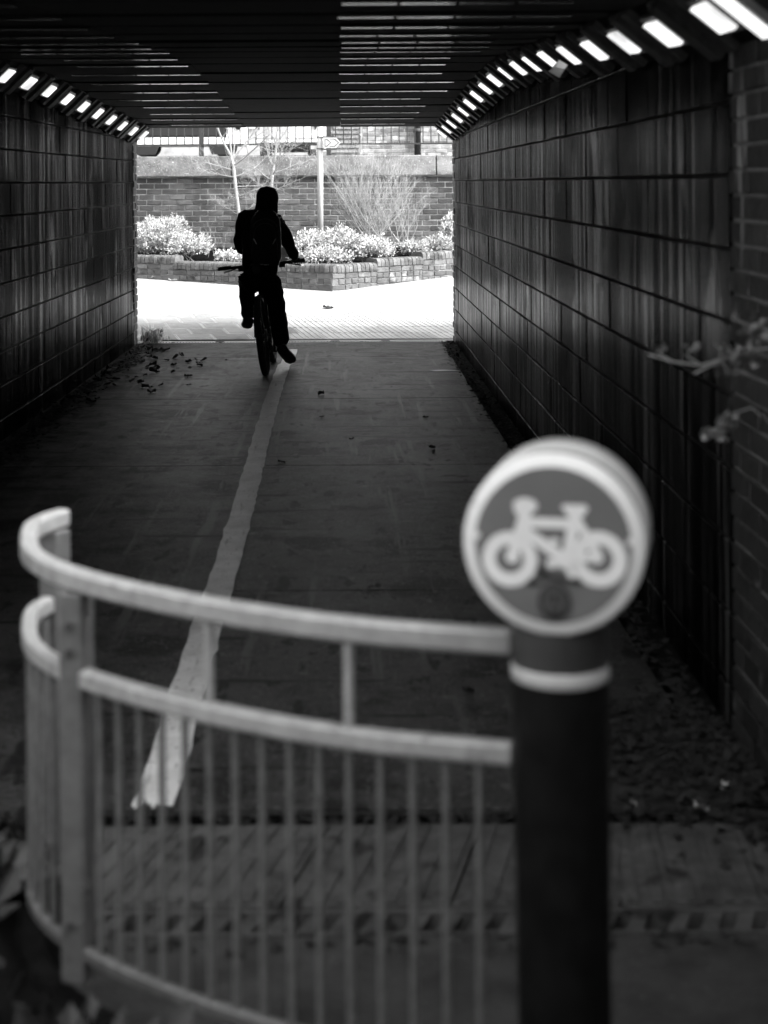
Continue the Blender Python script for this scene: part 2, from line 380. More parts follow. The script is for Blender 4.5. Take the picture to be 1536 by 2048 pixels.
# earth either side of the underpass, deck above it
q = MB(); q.box((XR + .35, D0 - .05, -.4), (22, D1 - .05, 3.0)); q.box((-26, D0 - .05, -.4), (-2.75, D1 - .05, 3.0))
struct(q.build('embankment', M['grass_bank']))
q = MB(); q.box((-26, D0 + .15, 2.98), (22, D1 - .3, 3.3)); struct(q.build('road_deck', M['asphalt']))
q = MB(); q.box((XR + .36, -9, -.4), (14, D0 - .06, 2.95)); q.box((-14, -9, -.4), (-3.6, D0 - .06, 1.2))
struct(q.build('embankment', M['grass_bank']))
q = MB(); q.hexa([(-30, -30, -.4), (30, -30, -.4), (30, -5.5, -.4), (-30, -5.5, -.4), (-30, -30, 11), (30, -30, 11), (30, -11, 5.6), (-30, -11, 5.6)]); struct(q.build('embankment', M['grass_bank']))  # unseen bank added behind the camera to cut low sky light

# ------------------------------------------------------------------ tunnel walls: fluted blocks in running bond
BL, BH, JT = .443, .2155, .0095
def tunnel_wall(side):
    d0, d1 = (4.9, 16.78) if side > 0 else (4.4, 16.78)
    q = MB(); n = 26
    for i in range(n):
        a = d0 + (d1 - d0) * i / n; b = d0 + (d1 - d0) * (i + 1) / n
        xa, xb = (XR + .012, XR + .012) if side > 0 else (xl(a) - .012, xl(b) - .012)
        s = .32 * side
        za, zb = zw(a) + .12, zw(b) + .12
        q.hexa([(xa, a, -.3), (xa + s, a, -.3), (xb + s, b, -.3), (xb, b, -.3), (xa, a, za), (xa + s, a, za), (xb + s, b, zb), (xb, b, zb)])
    wl = q.build('tunnel_wall', M['mortar_dark'])
    zo = 1.7 - (404.5 - 365) / 191.0        # a bed joint seen at this height
    zs = zo - 8 * (BH + JT)
    if side > 0: fr = frame((XR, d1, 0), (0, -1, 0), (-1, 0, 0))
    else:
        A = Vector((xl(d0), d0, 0)); B = Vector((xl(d1), d1, 0)); u = (B - A).normalized()
        fr = frame(A, u, (u.y, -u.x, 0))
    length = d1 - d0
    def keep(a, e, z):
        d = (d1 - a) if side > 0 else (d0 + a)
        return z < zw(d) + .05
    zz = zs - (BH + JT)
    lay(wl, 'block', fr, length, zz, 2.5, BL, BH, .10, JT, M['block'], .0035, .001, .5, keep, .0025, .007)
    return wl
wr = tag(tunnel_wall(1), 'right hand tunnel wall of fluted dark blocks with pale streaks', 'wall')
wl_ = tag(tunnel_wall(-1), 'left hand tunnel wall of fluted dark blocks beside the dead leaves', 'wall')
# brick piers closing the far ends of both walls
for x, lab in ((XR - .004, 'brick pier at the far right corner of the tunnel mouth'), (xl(16.9) + .004, 'brick pier at the far left corner of the tunnel mouth')):
    s = 1 if x > 0 else -1
    q = MB(); q.box((min(x + .012*s, x + .33*s), 16.79, -.3), (max(x + .012*s, x + .33*s), 17.03, zw(16.9) + .1))
    p = tag(q.build('brick_pier', M['mortar_mid']), lab, 'pier')
    fr = frame((x, 16.785, 0), (0, 1, 0), (-1, 0, 0)) if s > 0 else frame((x, 17.04, 0), (0, -1, 0), (1, 0, 0))
    lay(p, 'brick', fr, .255, .0, zw(16.9) + .05, .215, .065, .1, .0105, M['brick_dark'], .004, .002, .5, None, .006)
# near brick wing wall on the right
q = MB(); q.box((XR + .010, -6, -.3), (XR + .36, 4.895, 3.0))
wing = tag(q.build('brick_wall', M['mortar_mid']), 'blurred brick wing wall with pale streaks at the right edge', 'wall')
fr = frame((XR, 4.895, 0), (0, -1, 0), (-1, 0, 0))
lay(wing, 'brick', fr, 1.55, .0, 2.62, .215, .065, .1, .0105, M['brick_dark'], .004, .002, .5, None, .004)
q = MB()                                            # the rest of the same wall, out of the picture
z = 0; row = 0
while z < 2.95:
    s = 1.56 if z < 2.62 else 0; s -= .11 if row % 2 else 0
    while s < 10.6:
        if s > 1.55 or z >= 2.62:
            q.box((XR - .001, 4.895 - s - .215, z), (XR + .02, 4.895 - s, z + .065))
        s += .2255
    z += .0755; row += 1
o = q.build('brick', M['brick_dark'], wing, fix=False); o['kind'] = 'stuff'
q = MB(); q.box((-3.6, -6, -.3), (-3.25, 4.2, 1.25)); q.box((-3.25, 4.0, -.3), (-2.4, 4.4, 3.3))
tag(q.build('retaining_wall', M['mortar_mid']), 'retaining wall beside the left approach to the tunnel', 'wall')

# ------------------------------------------------------------------ ceiling
PIT = .72; NB = 18; DL0 = 4.57          # first lamp distance
q = MB(); n = 40
for i in range(n):
    a = D0 + (D1 - D0 - .02) * i / n; b = D0 + (D1 - D0 - .02) * (i + 1) / n
    za, zb = zc(a) + .055, zc(b) + .055
    q.hexa([(-2.6, a, za), (1.5, a, za), (1.5, b, zb), (-2.6, b, zb), (-2.6, a, 2.97), (1.5, a, 2.97), (1.5, b, 2.97), (-2.6, b, 2.97)])
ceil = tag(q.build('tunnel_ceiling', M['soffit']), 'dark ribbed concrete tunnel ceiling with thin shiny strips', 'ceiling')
d = D0 + .02; k = 0
while d < D1 - .05:
    e = min(d + PIT - .05, D1 - .03)
    q = MB(); xlft = xl(d) + .14; xrt = XR - .175
    b_ = .02
    for xa, xb in ((xlft, -1.0), (-.997, -.003), (0, xrt)):
        dz = rng.uniform(-.004, .004)
        za, zb = zc(d) + dz, zc(e) + dz
        q.hexa([(xa, d + b_, za), (xb, d + b_, za), (xb, e - b_, zb), (xa, e - b_, zb), (xa, d, za + .06), (xb, d, za + .06), (xb, e, zb + .06), (xa, e, zb + .06)])
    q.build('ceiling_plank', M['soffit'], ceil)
    # shiny strip added to mirror daylight as glints, on the camera side arris of each plank, right half and left third only
    for xa, xb in ((xlft + rng.uniform(.15, .5), -1.0 + rng.uniform(-.02, .02)), (0 + rng.uniform(-.01, .01), xrt - rng.uniform(.1, .35))):
        s = MB(); zz = zc(d) - .004; STW = .03 + rng.uniform(.03, .065)
        pcs = 4; xs = [xa + (xb - xa) * i / pcs for i in range(pcs + 1)]
        for x0, x1 in zip(xs, xs[1:]):
            sl_ = (zc(d + STW) - zc(d + .03)) - .0018
            s.hexa([(x0, d + .03, zz - .002), (x1 - .012, d + .03, zz - .002), (x1 - .012, d + STW, zz - .002 + sl_), (x0, d + STW, zz - .002 + sl_),
                    (x0, d + .03, zz + .003), (x1 - .012, d + .03, zz + .003), (x1 - .012, d + STW, zz + .003), (x0, d + STW, zz + .003)])
        s.build('glint_strip', M['glint_metal'], ceil)
    d += PIT; k += 1
# portal fascia at both ends
q = MB(); q.box((-3.2, D1 - .30, 2.98), (2.2, D1 + .0, 3.55)); q.build('fascia', M['coping'], ceil)
q = MB(); q.box((-3.2, D0 - .04, 2.6), (XR - .02, D0 + .14, 3.9)); q.build('fascia', M['coping'], ceil)

# chamfer boarding + lamps
def chamfer(side):
    def lo(d): return Vector((XR - .004, d, zw(d))) if side > 0 else Vector((xl(d) + .004, d, zw(d)))
    def hi(d): return Vector((XR - .205, d, zc(d) - .004)) if side > 0 else Vector((xl(d) + .172, d, zc(d) - .004))
    def nrm(d):
        u = (hi(d) - lo(d)).normalized(); nn = u.cross(Vector((0, 1, 0))); nn = nn if nn.z < 0 else -nn
        return nn
    def quad(q, a, b, t0, t1, th0, th1, mi=0):
        """slab in the chamfer plane between distances a..b, fraction t0..t1, proud th0..th1"""
        pts = []
        for th in (th0, th1):
            for dd, t in ((a, t0), (b, t0), (b, t1), (a, t1)):
                pts.append(lo(dd).lerp(hi(dd), t) + nrm(dd) * th)
        q.hexa(pts, mi)
    lamps = [DL0 + PIT * i for i in range(NB) if DL0 + PIT * i < D1 - .05]
    q = MB()
    for i in range(20):
        a = D0 + .02 + (D1 - D0 - .06) * i / 20; b = D0 + .02 + (D1 - D0 - .06) * (i + 1) / 20
        quad(q, a, b, -.02, 1.02, -.07, -.012)
    back = q.build('chamfer_backing', M['soffit'], ceil)
    for i in range(len(lamps) + 1):
        c = (lamps[i] if i < len(lamps) else lamps[-1] + PIT) - PIT / 2
        for off, wd, pr in ((-.13, .10, .018), (.02, .13, .035), (.15, .08, .010)):
            a, b = c + off - wd / 2, c + off + wd / 2
            if a < D0 + .03 or b > D1 - .04: continue
            q = MB(); quad(q, a, b, .0, 1.0, -.011, pr + rng.uniform(-.004, .004)); q.build('chamfer_board', M['chamfer'], ceil)
    names = ['first','second','third','fourth','fifth','sixth','seventh','eighth','ninth','tenth','eleventh','twelfth','thirteenth','fourteenth','fifteenth','sixteenth','seventeenth','eighteenth','nineteenth']
    vis = [d for d in lamps if (side > 0 and d > 4.4) or d > 9.7]
    vis = sorted(vis, reverse=True)
    if side > 0: vis = [d for d in vis if abs(d - (DL0 + 12 * PIT)) > .1 or False] if False else vis
    if side > 0: vis.append(4.31)  # extra glowing panel standing in for the sky-lit end of the chamfer
    for i, d in enumerate(vis):
        hw, t0, t1 = (rng.uniform(.085, .10), .32, .76)
        if d < 4.4: hw, t0, t1 = .05, .10, .95
        if side > 0 and i in (4, 9): hw = .06                 # half hidden narrow ones
        jj = rng.uniform(-.03, .03)
        root = empty('lamp', lo(d).lerp(hi(d), .5))
        def rel(o): o.location = -Vector(root.location); return o
        q = MB(); quad(q, d - hw - .03, d + hw + .03, t0 - .07, t1 + .07, -.011, .012); rel(q.build('housing', M['lamp_body'], root))
        q = MB(); quad(q, d - hw, d + hw, t0 + jj * .5, t1 + jj, .013, .026); rel(q.build('diffuser', M['diffuser'], root))
        sidew = 'right' if side > 0 else 'left'
        lab = f'{names[i]} glowing tunnel lamp from the far end on the {sidew} chamfer'
        if i == len(vis) - 1 and side > 0: lab = 'nearest and largest glowing panel at the top right corner, standing in for daylight'
        tag(root, lab, 'lamp', f'lamps along the {sidew} chamfer')
chamfer(1); chamfer(-1)
# torn paper caught under one right lamp
c = P(1120, 137, 7.55); q = MB()
q.add([c + Vector(v) for v in ((-.05,0,-.02),(0,0,-.05),(.04,0,.01),(0,.01,.035),(-.02,-.012,.0),(.02,-.015,-.01))], [(0,1,5,4),(1,2,5),(2,3,5),(3,0,4),(3,4,5)])
o = q.build('torn_paper', M['cobweb']); tag(o, 'scrap of torn pale paper hanging under a right side lamp', 'paper')
sm = o.modifiers.new('thick', 'SOLIDIFY'); sm.thickness = .001

# ------------------------------------------------------------------ white line with ragged worn edges
q = MB(); n = 130; pl = []; pr = []
for i in range(n + 1):
    y = 4.36 + (16.3 - 4.36) * i / n
    c = -.535 + .03 * math.sin((y - 4.3) * .55) * .5 + (.022 if y > 15 else 0) + (.02 * max(0, 1 - (y - 4.36) / .8))
    e = .008 * mnoise.noise((y * 3, 0, 0)) + .006 * mnoise.noise((y * 11, 3, 0)) + .003 * rng.uniform(-1, 1)
    f = .008 * mnoise.noise((y * 3, 9, 0)) + .006 * mnoise.noise((y * 9, 5, 0)) + .003 * rng.uniform(-1, 1)
    pl.append((c - .058 + e, y, .004)); pr.append((c + .058 + f, y, .004))
for i in range(n):
    ym = pl[i][1]
    if ym < 4.52: continue
    if any(abs(ym - jn) < .0 for jn in joints): continue
    q.add([pl[i], pr[i], pr[i+1], pl[i+1]], [(0,1,2,3)])
ie = [i for i in range(n) if pl[i][1] >= 4.52][0]; x0_, x1_ = pl[ie][0], pr[ie][0]; NC = 14
for k in range(NC):                     # ragged, flaking near end
    ye = 4.365 + .03 * mnoise.noise((k * .35, 4, 1)) + rng.uniform(-.012, .012); ym_ = 4.52
    xa, xb = x0_ + (x1_ - x0_) * k / NC, x0_ + (x1_ - x0_) * (k + 1) / NC
    q.add([(xa - .006, max(4.336, ye + rng.uniform(-.012, .012)), .004), (xb - .006, max(4.336, ye), .004), (xb, ym_ + (pl[ie][1] - 4.52), .004), (xa, ym_ + (pl[ie][1] - 4.52), .004)], [(0,1,2,3)])
o = q.build('painted_line', M['line']); struct(o)

# ------------------------------------------------------------------ drains and ribbed paving
def slab_mesh(name, w, l, m, shear, ribs, along, th=.03):
    q = MB(); S = lambda x, y, z: (x + shear * y, y, z)
    def bx(x0, x1, y0, y1, z0, z1): q.hexa([S(x0,y0,z0),S(x1,y0,z0),S(x1,y1,z0),S(x0,y1,z0),S(x0,y0,z1),S(x1,y0,z1),S(x1,y1,z1),S(x0,y1,z1)])
    bx(0, w, 0, l, -th, 0)
    for i in range(ribs):
        if along == 'x':
            y = l * (i + .5) / ribs; bx(.012, w - .012, y - .013, y + .013, 0.0005, .006)
        else:
            x = w * (i + .5) / ribs; bx(x - .013, x + .013, .012, l - .012, 0.0005, .006)
    return q.fix(name, m)
pav = struct(MB().box((-2.7, D1 + .255, -.2), (1.75, D1 + .30, -.03)).build('pavement', M['tactile_joint']))
strip(pav, [(-2.12, 17.297), (-.95, 17.297)], .045, M['void'], 'joint_gap', .009); strip(pav, [(-.95, 17.3), (1.19, 17.3)], .016, M['void'], 'joint_gap', .009)
for xx in (-1.35, -.72, -.12, .42): strip(pav, [(xx, 17.12), (xx + .09, 17.12)], .07, M['void'], 'joint_gap', .005)
SH = -.25; sl = Matrix.Rotation(math.atan(.075), 4, 'X')
mA = slab_mesh('paving_slab', .392, .377, M['tactile'], SH, 6, 'x'); mB = slab_mesh('paving_slab', .392, .377, M['tactile'], SH, 6, 'y')
for r_ in range(5):
    y = 17.32 + .382 * r_; off = SH * .382 * r_ + (.2 if r_ % 2 else 0)
    for c_ in range(-1, 12):
        x = -2.55 + .3985 * c_ + off
        if x > 1.8 or x < -3.2: continue
        me = mA if x < -.75 else mB
        o = link('paving_slab', me, pav)
        o.matrix_world = Matrix.Translation((x, y, gz(y) + rng.uniform(.001, .004))) @ sl
def channel(name, y0, y1, x0, x1, m, slots, sm, label, shear=0.0, unit=.5):
    root = MB().box((x0, y0, -.14), (x1, y1, -.06)).build(name, M['void'])
    for a, b in ((y0, y0 + .018), (y1 - .018, y1)):
        MB().box((x0, a, -.058), (x1, b, -.001)).build('channel_edge', m, root)
    x = x0
    while x < x1 - .05:
        e = min(x + unit, x1); q = MB(); ns = max(2, int((e - x) / slots))
        for i in range(ns):
            a = x + (e - x - .02) * i / ns + .008; wdt = (e - x - .02) / ns * .52
            q.hexa([(a, y0+.019, -.02), (a+wdt, y0+.019, -.02), (a+wdt+shear, y1-.019, -.02), (a+shear, y1-.019, -.02), (a, y0+.019, -.004), (a+wdt, y0+.019, -.004), (a+wdt+shear, y1-.019, -.004), (a+shear, y1-.019, -.004)])
        q.build('grating', sm, root); x = e + (.05 if name.startswith('far') else .004)
    return root
o = channel('drain_channel', D1 + .01, D1 + .14, -2.3, 1.19, M['galv_slot'], .032, M['galv_slot'], ''); tag(o, 'pale slotted drain channel across the far mouth of the tunnel', 'drain')
MB().box((-2.5, D1 + .142, -.1), (1.3, D1 + .252, -.004)).build('channel_edge', M['path_far'], o)
o = channel('drain_channel', 4.225, 4.328, -2.6, XR, M['iron'], .055, M['void'], ''); tag(o, 'dark leaf choked slot drain at the near mouth of the tunnel', 'drain')
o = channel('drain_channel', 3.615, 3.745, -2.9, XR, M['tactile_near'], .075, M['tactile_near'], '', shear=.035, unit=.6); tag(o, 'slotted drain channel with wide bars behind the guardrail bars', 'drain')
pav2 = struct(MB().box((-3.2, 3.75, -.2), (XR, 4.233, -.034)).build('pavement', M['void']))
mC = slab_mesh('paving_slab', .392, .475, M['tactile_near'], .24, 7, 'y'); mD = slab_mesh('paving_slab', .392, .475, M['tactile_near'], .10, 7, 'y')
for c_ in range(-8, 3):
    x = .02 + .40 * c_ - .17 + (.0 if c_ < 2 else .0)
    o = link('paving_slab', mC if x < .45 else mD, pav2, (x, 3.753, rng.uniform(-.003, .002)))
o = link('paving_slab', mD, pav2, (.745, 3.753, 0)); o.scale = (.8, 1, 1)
# ------------------------------------------------------------------ far retaining wall with concrete coping
WY = 23.5
q = MB(); q.box((-15, WY + .012, -.3), (15, WY + .4, 1.80))
fw = tag(q.build('retaining_wall', M['mortar_pale']), 'brick retaining wall with deep concrete coping behind the planter', 'wall')
fr = frame((-4.2, WY, 0), (1, 0, 0), (0, -1, 0))
lay(fw, 'brick', fr, 7.4, 0.0 + 1.786 - .0795 * 15, 1.79,   .211, .0655, .09, .014, M['brick'], .004, .003, .5, None, .005)
q = MB(); z = .2
row = 0
while z < 1.78:
    for x0, x1 in ((-14.9, -4.25), (3.25, 14.9)):
        s = x0 + (.11 if row % 2 else 0)
        while s < x1 - .21: q.box((s, WY + .002, z), (s + .2135, WY + .05, z + .068)); s += .225
    if z < 1.786 - .0795 * 15 - .07:
        s = -4.2 + (.11 if row % 2 else 0)
        while s < 3.1: q.box((s, WY + .002, z), (s + .2135, WY + .05, z + .068)); s += .225
    z += .0795; row += 1
o = q.build('brick', M['brick'], fw, fix=False); o['kind'] = 'stuff'
for i in range(9):
    x0 = -13.6 + 3.0 * i
    q = MB(); q.prism([(0, 0)], 0, 0) if False else None
    q.box((x0, WY - .10, 1.80), (x0 + 2.985, WY + .46, 2.095))
    bevel(q.build('coping_slab', M['coping'], fw), .012)

# ------------------------------------------------------------------ planter of bricks with a rounded brick-on-edge coping
PC = Vector((-.118, 20.94, 0)); PL = Vector((-3.5, 22.68, 0)); PR = Vector((2.35, 23.04, 0))
pw = empty('brick_planter', (PC.x, PC.y, gz(PC.y)))
tag(pw, 'low stepped brick planter wall coming to a corner in front of the bushes', 'planter')
def cop_mesh():
    q = MB(); prof = []; W_, H_ = .235, .105
    pts = [(0, 0), (0, .055)] + [(.05 - .05 * math.cos(a), .055 + .05 * math.sin(a)) for a in (R(30), R(60), R(90))] + [(W_ - .05 + .05 * math.sin(a), .055 + .05 * math.cos(a)) for a in (0, R(30), R(60), R(90))] + [(W_, 0)]
    vs = [(0.004, y, z) for y, z in pts] + [(.066, y, z) for y, z in pts]; n = len(pts)
    q.add(vs, [tuple(range(n)), tuple(reversed(range(n, 2*n)))] + [(k, (k+1)%n, (k+1)%n+n, k+n) for k in range(n)], 0)
    return bv(q.fix('coping_brick', M['brick_planter']))
def bv(me): return me
CM = cop_mesh()
for A, B, outw, segs in ((PC, PL, -1, [(0, 2.48, .350), (2.48, 3.9, .425)]), (PC, PR, 1, [(0, .78, .345), (.78, 1.62, .40), (1.62, 3.2, .46)])):
    u = (B - A).normalized(); nrm_ = Vector((u.y, -u.x, 0)); nrm_ = nrm_ if nrm_.y < 0 else -nrm_
    Lw = (B - A).length
    if outw > 0: fr = frame(A, u, nrm_)
    for s0, s1, h in segs:
        s1 = min(s1, Lw)
        if outw < 0: frs = frame(A + u * s1, -u, nrm_)
        else: frs = frame(A + u * s0, u, nrm_)
        base = gz(A.y); zt = base + h - .105
        q = MB(); q.box((.003, .012, -.2), (s1 - s0 - .003, .235, zt - .002)); o = q.build('mortar_core', M['mortar_mid'], pw); o.matrix_world = frs
        z = zt; r_ = 0
        ztop = zt
        nrow = 0; z0 = zt - .0755 * 6
        # alternate stretcher and header courses, laid down from the coping
        for r_ in range(6):
            zz = zt - .0755 * (r_ + 1)
            Lb = .215 if r_ % 2 == 0 else .1025
            lay(pw, 'brick', frs, s1 - s0, zz, zz + .066, Lb, .066, .09, .010, M['brick_planter'], .006, .003, .5, None, .004)
        x = 0
        while x < s1 - s0 - .03:
            o = link('coping_brick', CM, pw); o.matrix_world = frs @ Matrix.Translation((x, -.008 + rng.uniform(-.004, .004), zt + .004 + rng.uniform(-.003, .003))) @ Matrix.Rotation(R(rng.uniform(-1.5, 1.5)), 4, 'Z')
            x += .0715
# children keep world matrices although the parent empty is not at the origin
bpy.context.view_layer.update()
pinv = Matrix.Translation(-Vector(pw.location))
for c in pw.children: c.matrix_parent_inverse = pinv
q = MB(); q.add([(PC.x, PC.y + .26, .50), (PL.x + .3, PL.y + .3, .60), (-4, WY, .75), (3, WY, .75), (PR.x - .2, PR.y + .3, .72)], [(0,4,3,2,1)])
struct(q.build('planter_soil', M['soil']))
# wall of the planter bed beyond the picture on both sides
# ------------------------------------------------------------------ road behind, far building, house
q = MB(); q.hexa([(-60, WY + .41, -.3), (60, WY + .41, -.3), (60, 120, -.3), (-60, 120, -.3), (-60, WY + .41, 1.98), (60, WY + .41, 1.98), (60, 120, 4.05), (-60, 120, 4.05)])
struct(q.build('road', M['asphalt']))
def roadz(d): return 1.98 + (d - WY - .41) * (4.05 - 1.98) / (120 - WY - .41)
def front_bricks(root, x0, x1, y, z0, z1, m):
    fr = frame((x0, y, 0), (1, 0, 0), (0, -1, 0))
    return lay(root, 'brick', fr, x1 - x0, z0, z1, .215, .066, .09, .011, m, .005, .003, .5, None, .006)
# house on the right
hb = empty('brick_house', (3.6, 30.4, roadz(30.4))); tag(hb, 'pale blotched brick house with a black drainpipe behind the railing', 'house')
def sub(o): o.matrix_parent_inverse = Matrix.Translation(-Vector(o.parent.location)); return o
xh = -.19
q = MB(); q.box((xh, 30.012, 1.8), (9, 36, 7.6)); wallp = sub(q.build('wall', M['mortar_pale'], hb))
def fb(x0, x1, z0, z1):
    fr = frame((x0, 30.0, 0), (1, 0, 0), (0, -1, 0)); before = set(COL.objects)
    lay(wallp, 'brick', fr, x1 - x0, z0, z1, .215, .066, .09, .011, M['brick_house'], .005, .003, .5, None, .006)
    for o in set(COL.objects) - before: o.matrix_parent_inverse = wallp.matrix_parent_inverse.inverted() @ Matrix.Translation((0,0,0)) if False else o.matrix_parent_inverse
fb(.41, 2.9, 2.10, 2.95)
fb(-.19, .40, 2.10, 2.24)
q = MB(); z = 2.26; r_ = 0                               # tile hanging
while z < 3.2:
    x = -.18 + (.045 if r_ % 2 else 0)
    while x < .33:
        q.hexa([(x, 29.94, z), (x + .075, 29.94, z), (x + .075, 29.975, z), (x, 29.975, z), (x, 29.985, z + .14), (x + .075, 29.985, z + .14), (x + .075, 29.999, z + .14), (x, 29.999, z + .14)]); x += .082
    z += .088; r_ += 1
o = sub(q.build('hung_tile', M['tile'], hb)); o['kind'] = 'stuff'
q = MB(); q.tube([(1.435, 29.9, 2.0), (1.435, 29.9, 7.2)], .062, 12); q.tube([(1.435, 29.9, 2.62), (1.435, 29.9, 2.70)], .075, 12); sub(q.build('drainpipe', M['rail_dark'], hb))
q = MB(); q.hexa([(-.6, 29.6, 7.5), (9.4, 29.6, 7.5), (9.4, 36.4, 7.5), (-.6, 36.4, 7.5), (-.6, 32.9, 10), (9.4, 32.9, 10), (9.4, 33.1, 10), (-.6, 33.1, 10)]); sub(q.build('roof', M['tile'], hb))
for x in (3.4, 6.2):
    q = MB(); q.box((x, 29.93, 3.6), (x + 1.3, 30.02, 5.0)); wn = sub(q.build('window', M['finger'], hb))
    q = MB(); q.box((x + .08, 29.90, 3.68), (x + 1.22, 29.925, 4.92)); pn = q.build('pane', M['glass'], wn)
# far terrace across the road
tb = tag(MB().box((-22, 56, 2.2), (-1.0, 64, 10)).build('far_building', M['render_far']), 'far pale building across the road behind the parked car', 'building')
for i in range(7):
    for zf in (3.6, 6.6):
        x = -20.5 + i * 2.8
        wn = MB().box((x, 55.93, zf), (x + 1.2, 56.0 - .003, zf + 1.5)).build('window', M['car_white'], tb)
        MB().box((x + .08, 55.90, zf + .08), (x + 1.12, 55.928, zf + 1.42)).build('pane', M['glass'], wn)
# parked car
def wheel(root, c, r, wd=.2):
    q = MB(); n = 24
    prof = [(r*.62, -wd/2), (r*.9, -wd/2), (r, -wd*.3), (r, wd*.3), (r*.9, wd/2), (r*.62, wd/2)]
    vs = []
    for rr, y in prof:
        for k in range(n):
            a = 2*math.pi*k/n; vs.append((rr*math.cos(a), y, rr*math.sin(a)))
    fs = [(i*n+k, i*n+(k+1)%n, (i+1)*n+(k+1)%n, (i+1)*n+k) for i in range(len(prof)-1) for k in range(n)]
    q.add(vs, fs, 0, True); o = q.build('wheel', M['tyre'], root); o.location = c
    q = MB(); q.add([(r*.62*math.cos(2*math.pi*k/n), -wd/2+.02, r*.62*math.sin(2*math.pi*k/n)) for k in range(n)], [tuple(range(n))]); q.build('rim', M['metal'], o)
rz_ = roadz(45)
car = empty('parked_car', (-4.35, 45, rz_)); tag(car, 'white car with dark upper half parked behind the railing at left', 'car')
prof_lo = [(-1.95, .28), (-1.42, .28), (-1.38, .5), (-1.2, .64), (-.98, .64), (-.8, .5), (-.74, .26), (.74, .26), (.8, .5), (.98, .64), (1.2, .64), (1.38, .5), (1.42, .28), (1.6, .28), (1.62, .56), (-1.98, .56)]
prof_lo = [(-1.98, .30), (1.62, .30), (1.66, .54), (-2.0, .54)]
q = MB(); q.prism(prof_lo, -.80, .80); bevel(q.build('lower_body', M['car_white'], car), .05)
q = MB(); q.prism([(-1.99, .543), (1.65, .543), (1.60, .80), (.95, .92), (-1.93, .92)], -.79, .79); bevel(q.build('upper_body', M['car_dark'], car), .05)
q = MB(); q.prism([(-1.85, .923), (1.0, .923), (.35, 1.42), (-1.55, 1.42)], -.70, .70); bevel(q.build('cabin', M['glass'], car), .06)
q = MB(); q.prism([(-1.56, 1.423), (.35, 1.423), (.28, 1.48), (-1.48, 1.48)], -.68, .68); q.build('roof', M['car_dark'], car)
q = MB(); q.prism([(1.2, .56), (1.70, .56), (1.72, .93), (1.2, .94)], -.83, .83); q.prism([(1.2, .31), (1.70, .31), (1.72, .557), (1.2, .557)], -.83, .83); q.build('front_wing', M['car_white'], car)
q = MB(); q.lathe([(0, 0), (.07, 0), (.085, .03), (0, .03)], 16); o = q.build('headlight', M['glass'], car); o.location = (1.52, -.835, .82); o.rotation_euler = (R(90), 0, 0)
for x in (-1.08, 1.09):
    for y in (-.68, .68): wheel(car, (x, y, .31), .31)
for x in (-1.08, 1.09):
    q = MB(); q.prism([(x + .30, .06), (x + .40, .296), (x - .40, .296), (x - .30, .06)], -.835, -.70); q.build('wheel_arch', M['car_dark'], car)
# white van seen from behind
rz_ = roadz(48)
van = empty('parked_van', (-1.62, 48, rz_)); tag(van, 'pale van seen from behind above the wall left of the signpost', 'van')
q = MB(); q.box((-.95, 0, .42), (.95, 4.4, 2.1)); bevel(q.build('body', M['car_grey'], van), .06)
for x0, x1, m in ((-.90, -.30, 'car_grey'), (.0, .90, 'car_white')):
    q = MB(); q.box((x0, -.03, .55), (x1, -.003, 1.95)); d_ = q.build('door', M[m], van)
    q = MB(); q.box((x0 + .1, -.045, 1.25), (x1 - .1, -.033, 1.75)); q.build('window', M['glass'], d_)
q = MB(); q.box((-.92, -.10, .42), (.92, -.05, .50)); q.build('bumper', M['car_white'], van)
q = MB(); q.box((-.7, .2, .18), (.7, 3.8, .415)); q.build('chassis', M['car_dark'], van)
for x in (-.72, .72):
    for y in (.8, 3.5):
        q = MB(); o = empty('x') if False else None
        q.tube([(x - .11, y, .33), (x + .11, y, .33)], .33, 20); q.build('wheel', M['tyre'], van)
for x in (-.86, .86):
    q = MB(); q.box((x - .05, -.06, .8), (x + .05, -.031, 1.2)); q.build('tail_light', M['car_dark'], van)

# ------------------------------------------------------------------ railing on top of the far wall
RY = 23.95; kx = RY / FPX
rl = empty('railing', (0, RY, 2.0)); tag(rl, 'dark upright bar railing running along the top of the far wall', 'railing')
zb = CAMH + (365 - 288) * kx
q = MB(); q.box((-7, -.018, zb - 2.0 - .012), (6, .018, zb - 2.0 + .012)); q.build('bottom_rail', M['rail_dark'], rl)
q = MB(); q.box((-7, -.02, 1.08), (6, .02, 1.11)); q.build('top_rail', M['rail_dark'], rl)
bm_ = MB().box((-.008, -.008, zb - 2.0 + .012), (.008, .008, 1.08)).fix('bar', M['rail_dark'])
x = -4.6
while x < 3.2:
    link('bar', bm_, rl, (x, 0, 0)); x += .119
pm_ = MB().box((-.035, -.035, .11), (.035, .035, 1.14)).box((-.11, -.06, .096), (.11, .06, .109)).fix('post', M['rail_dark'])
for px in (403, 658): link('post', pm_, rl, ((px - VX) * kx, .03, 0))
for x in (-4.1, 1.8, 3.8): link('post', pm_, rl, (x, .03, 0))

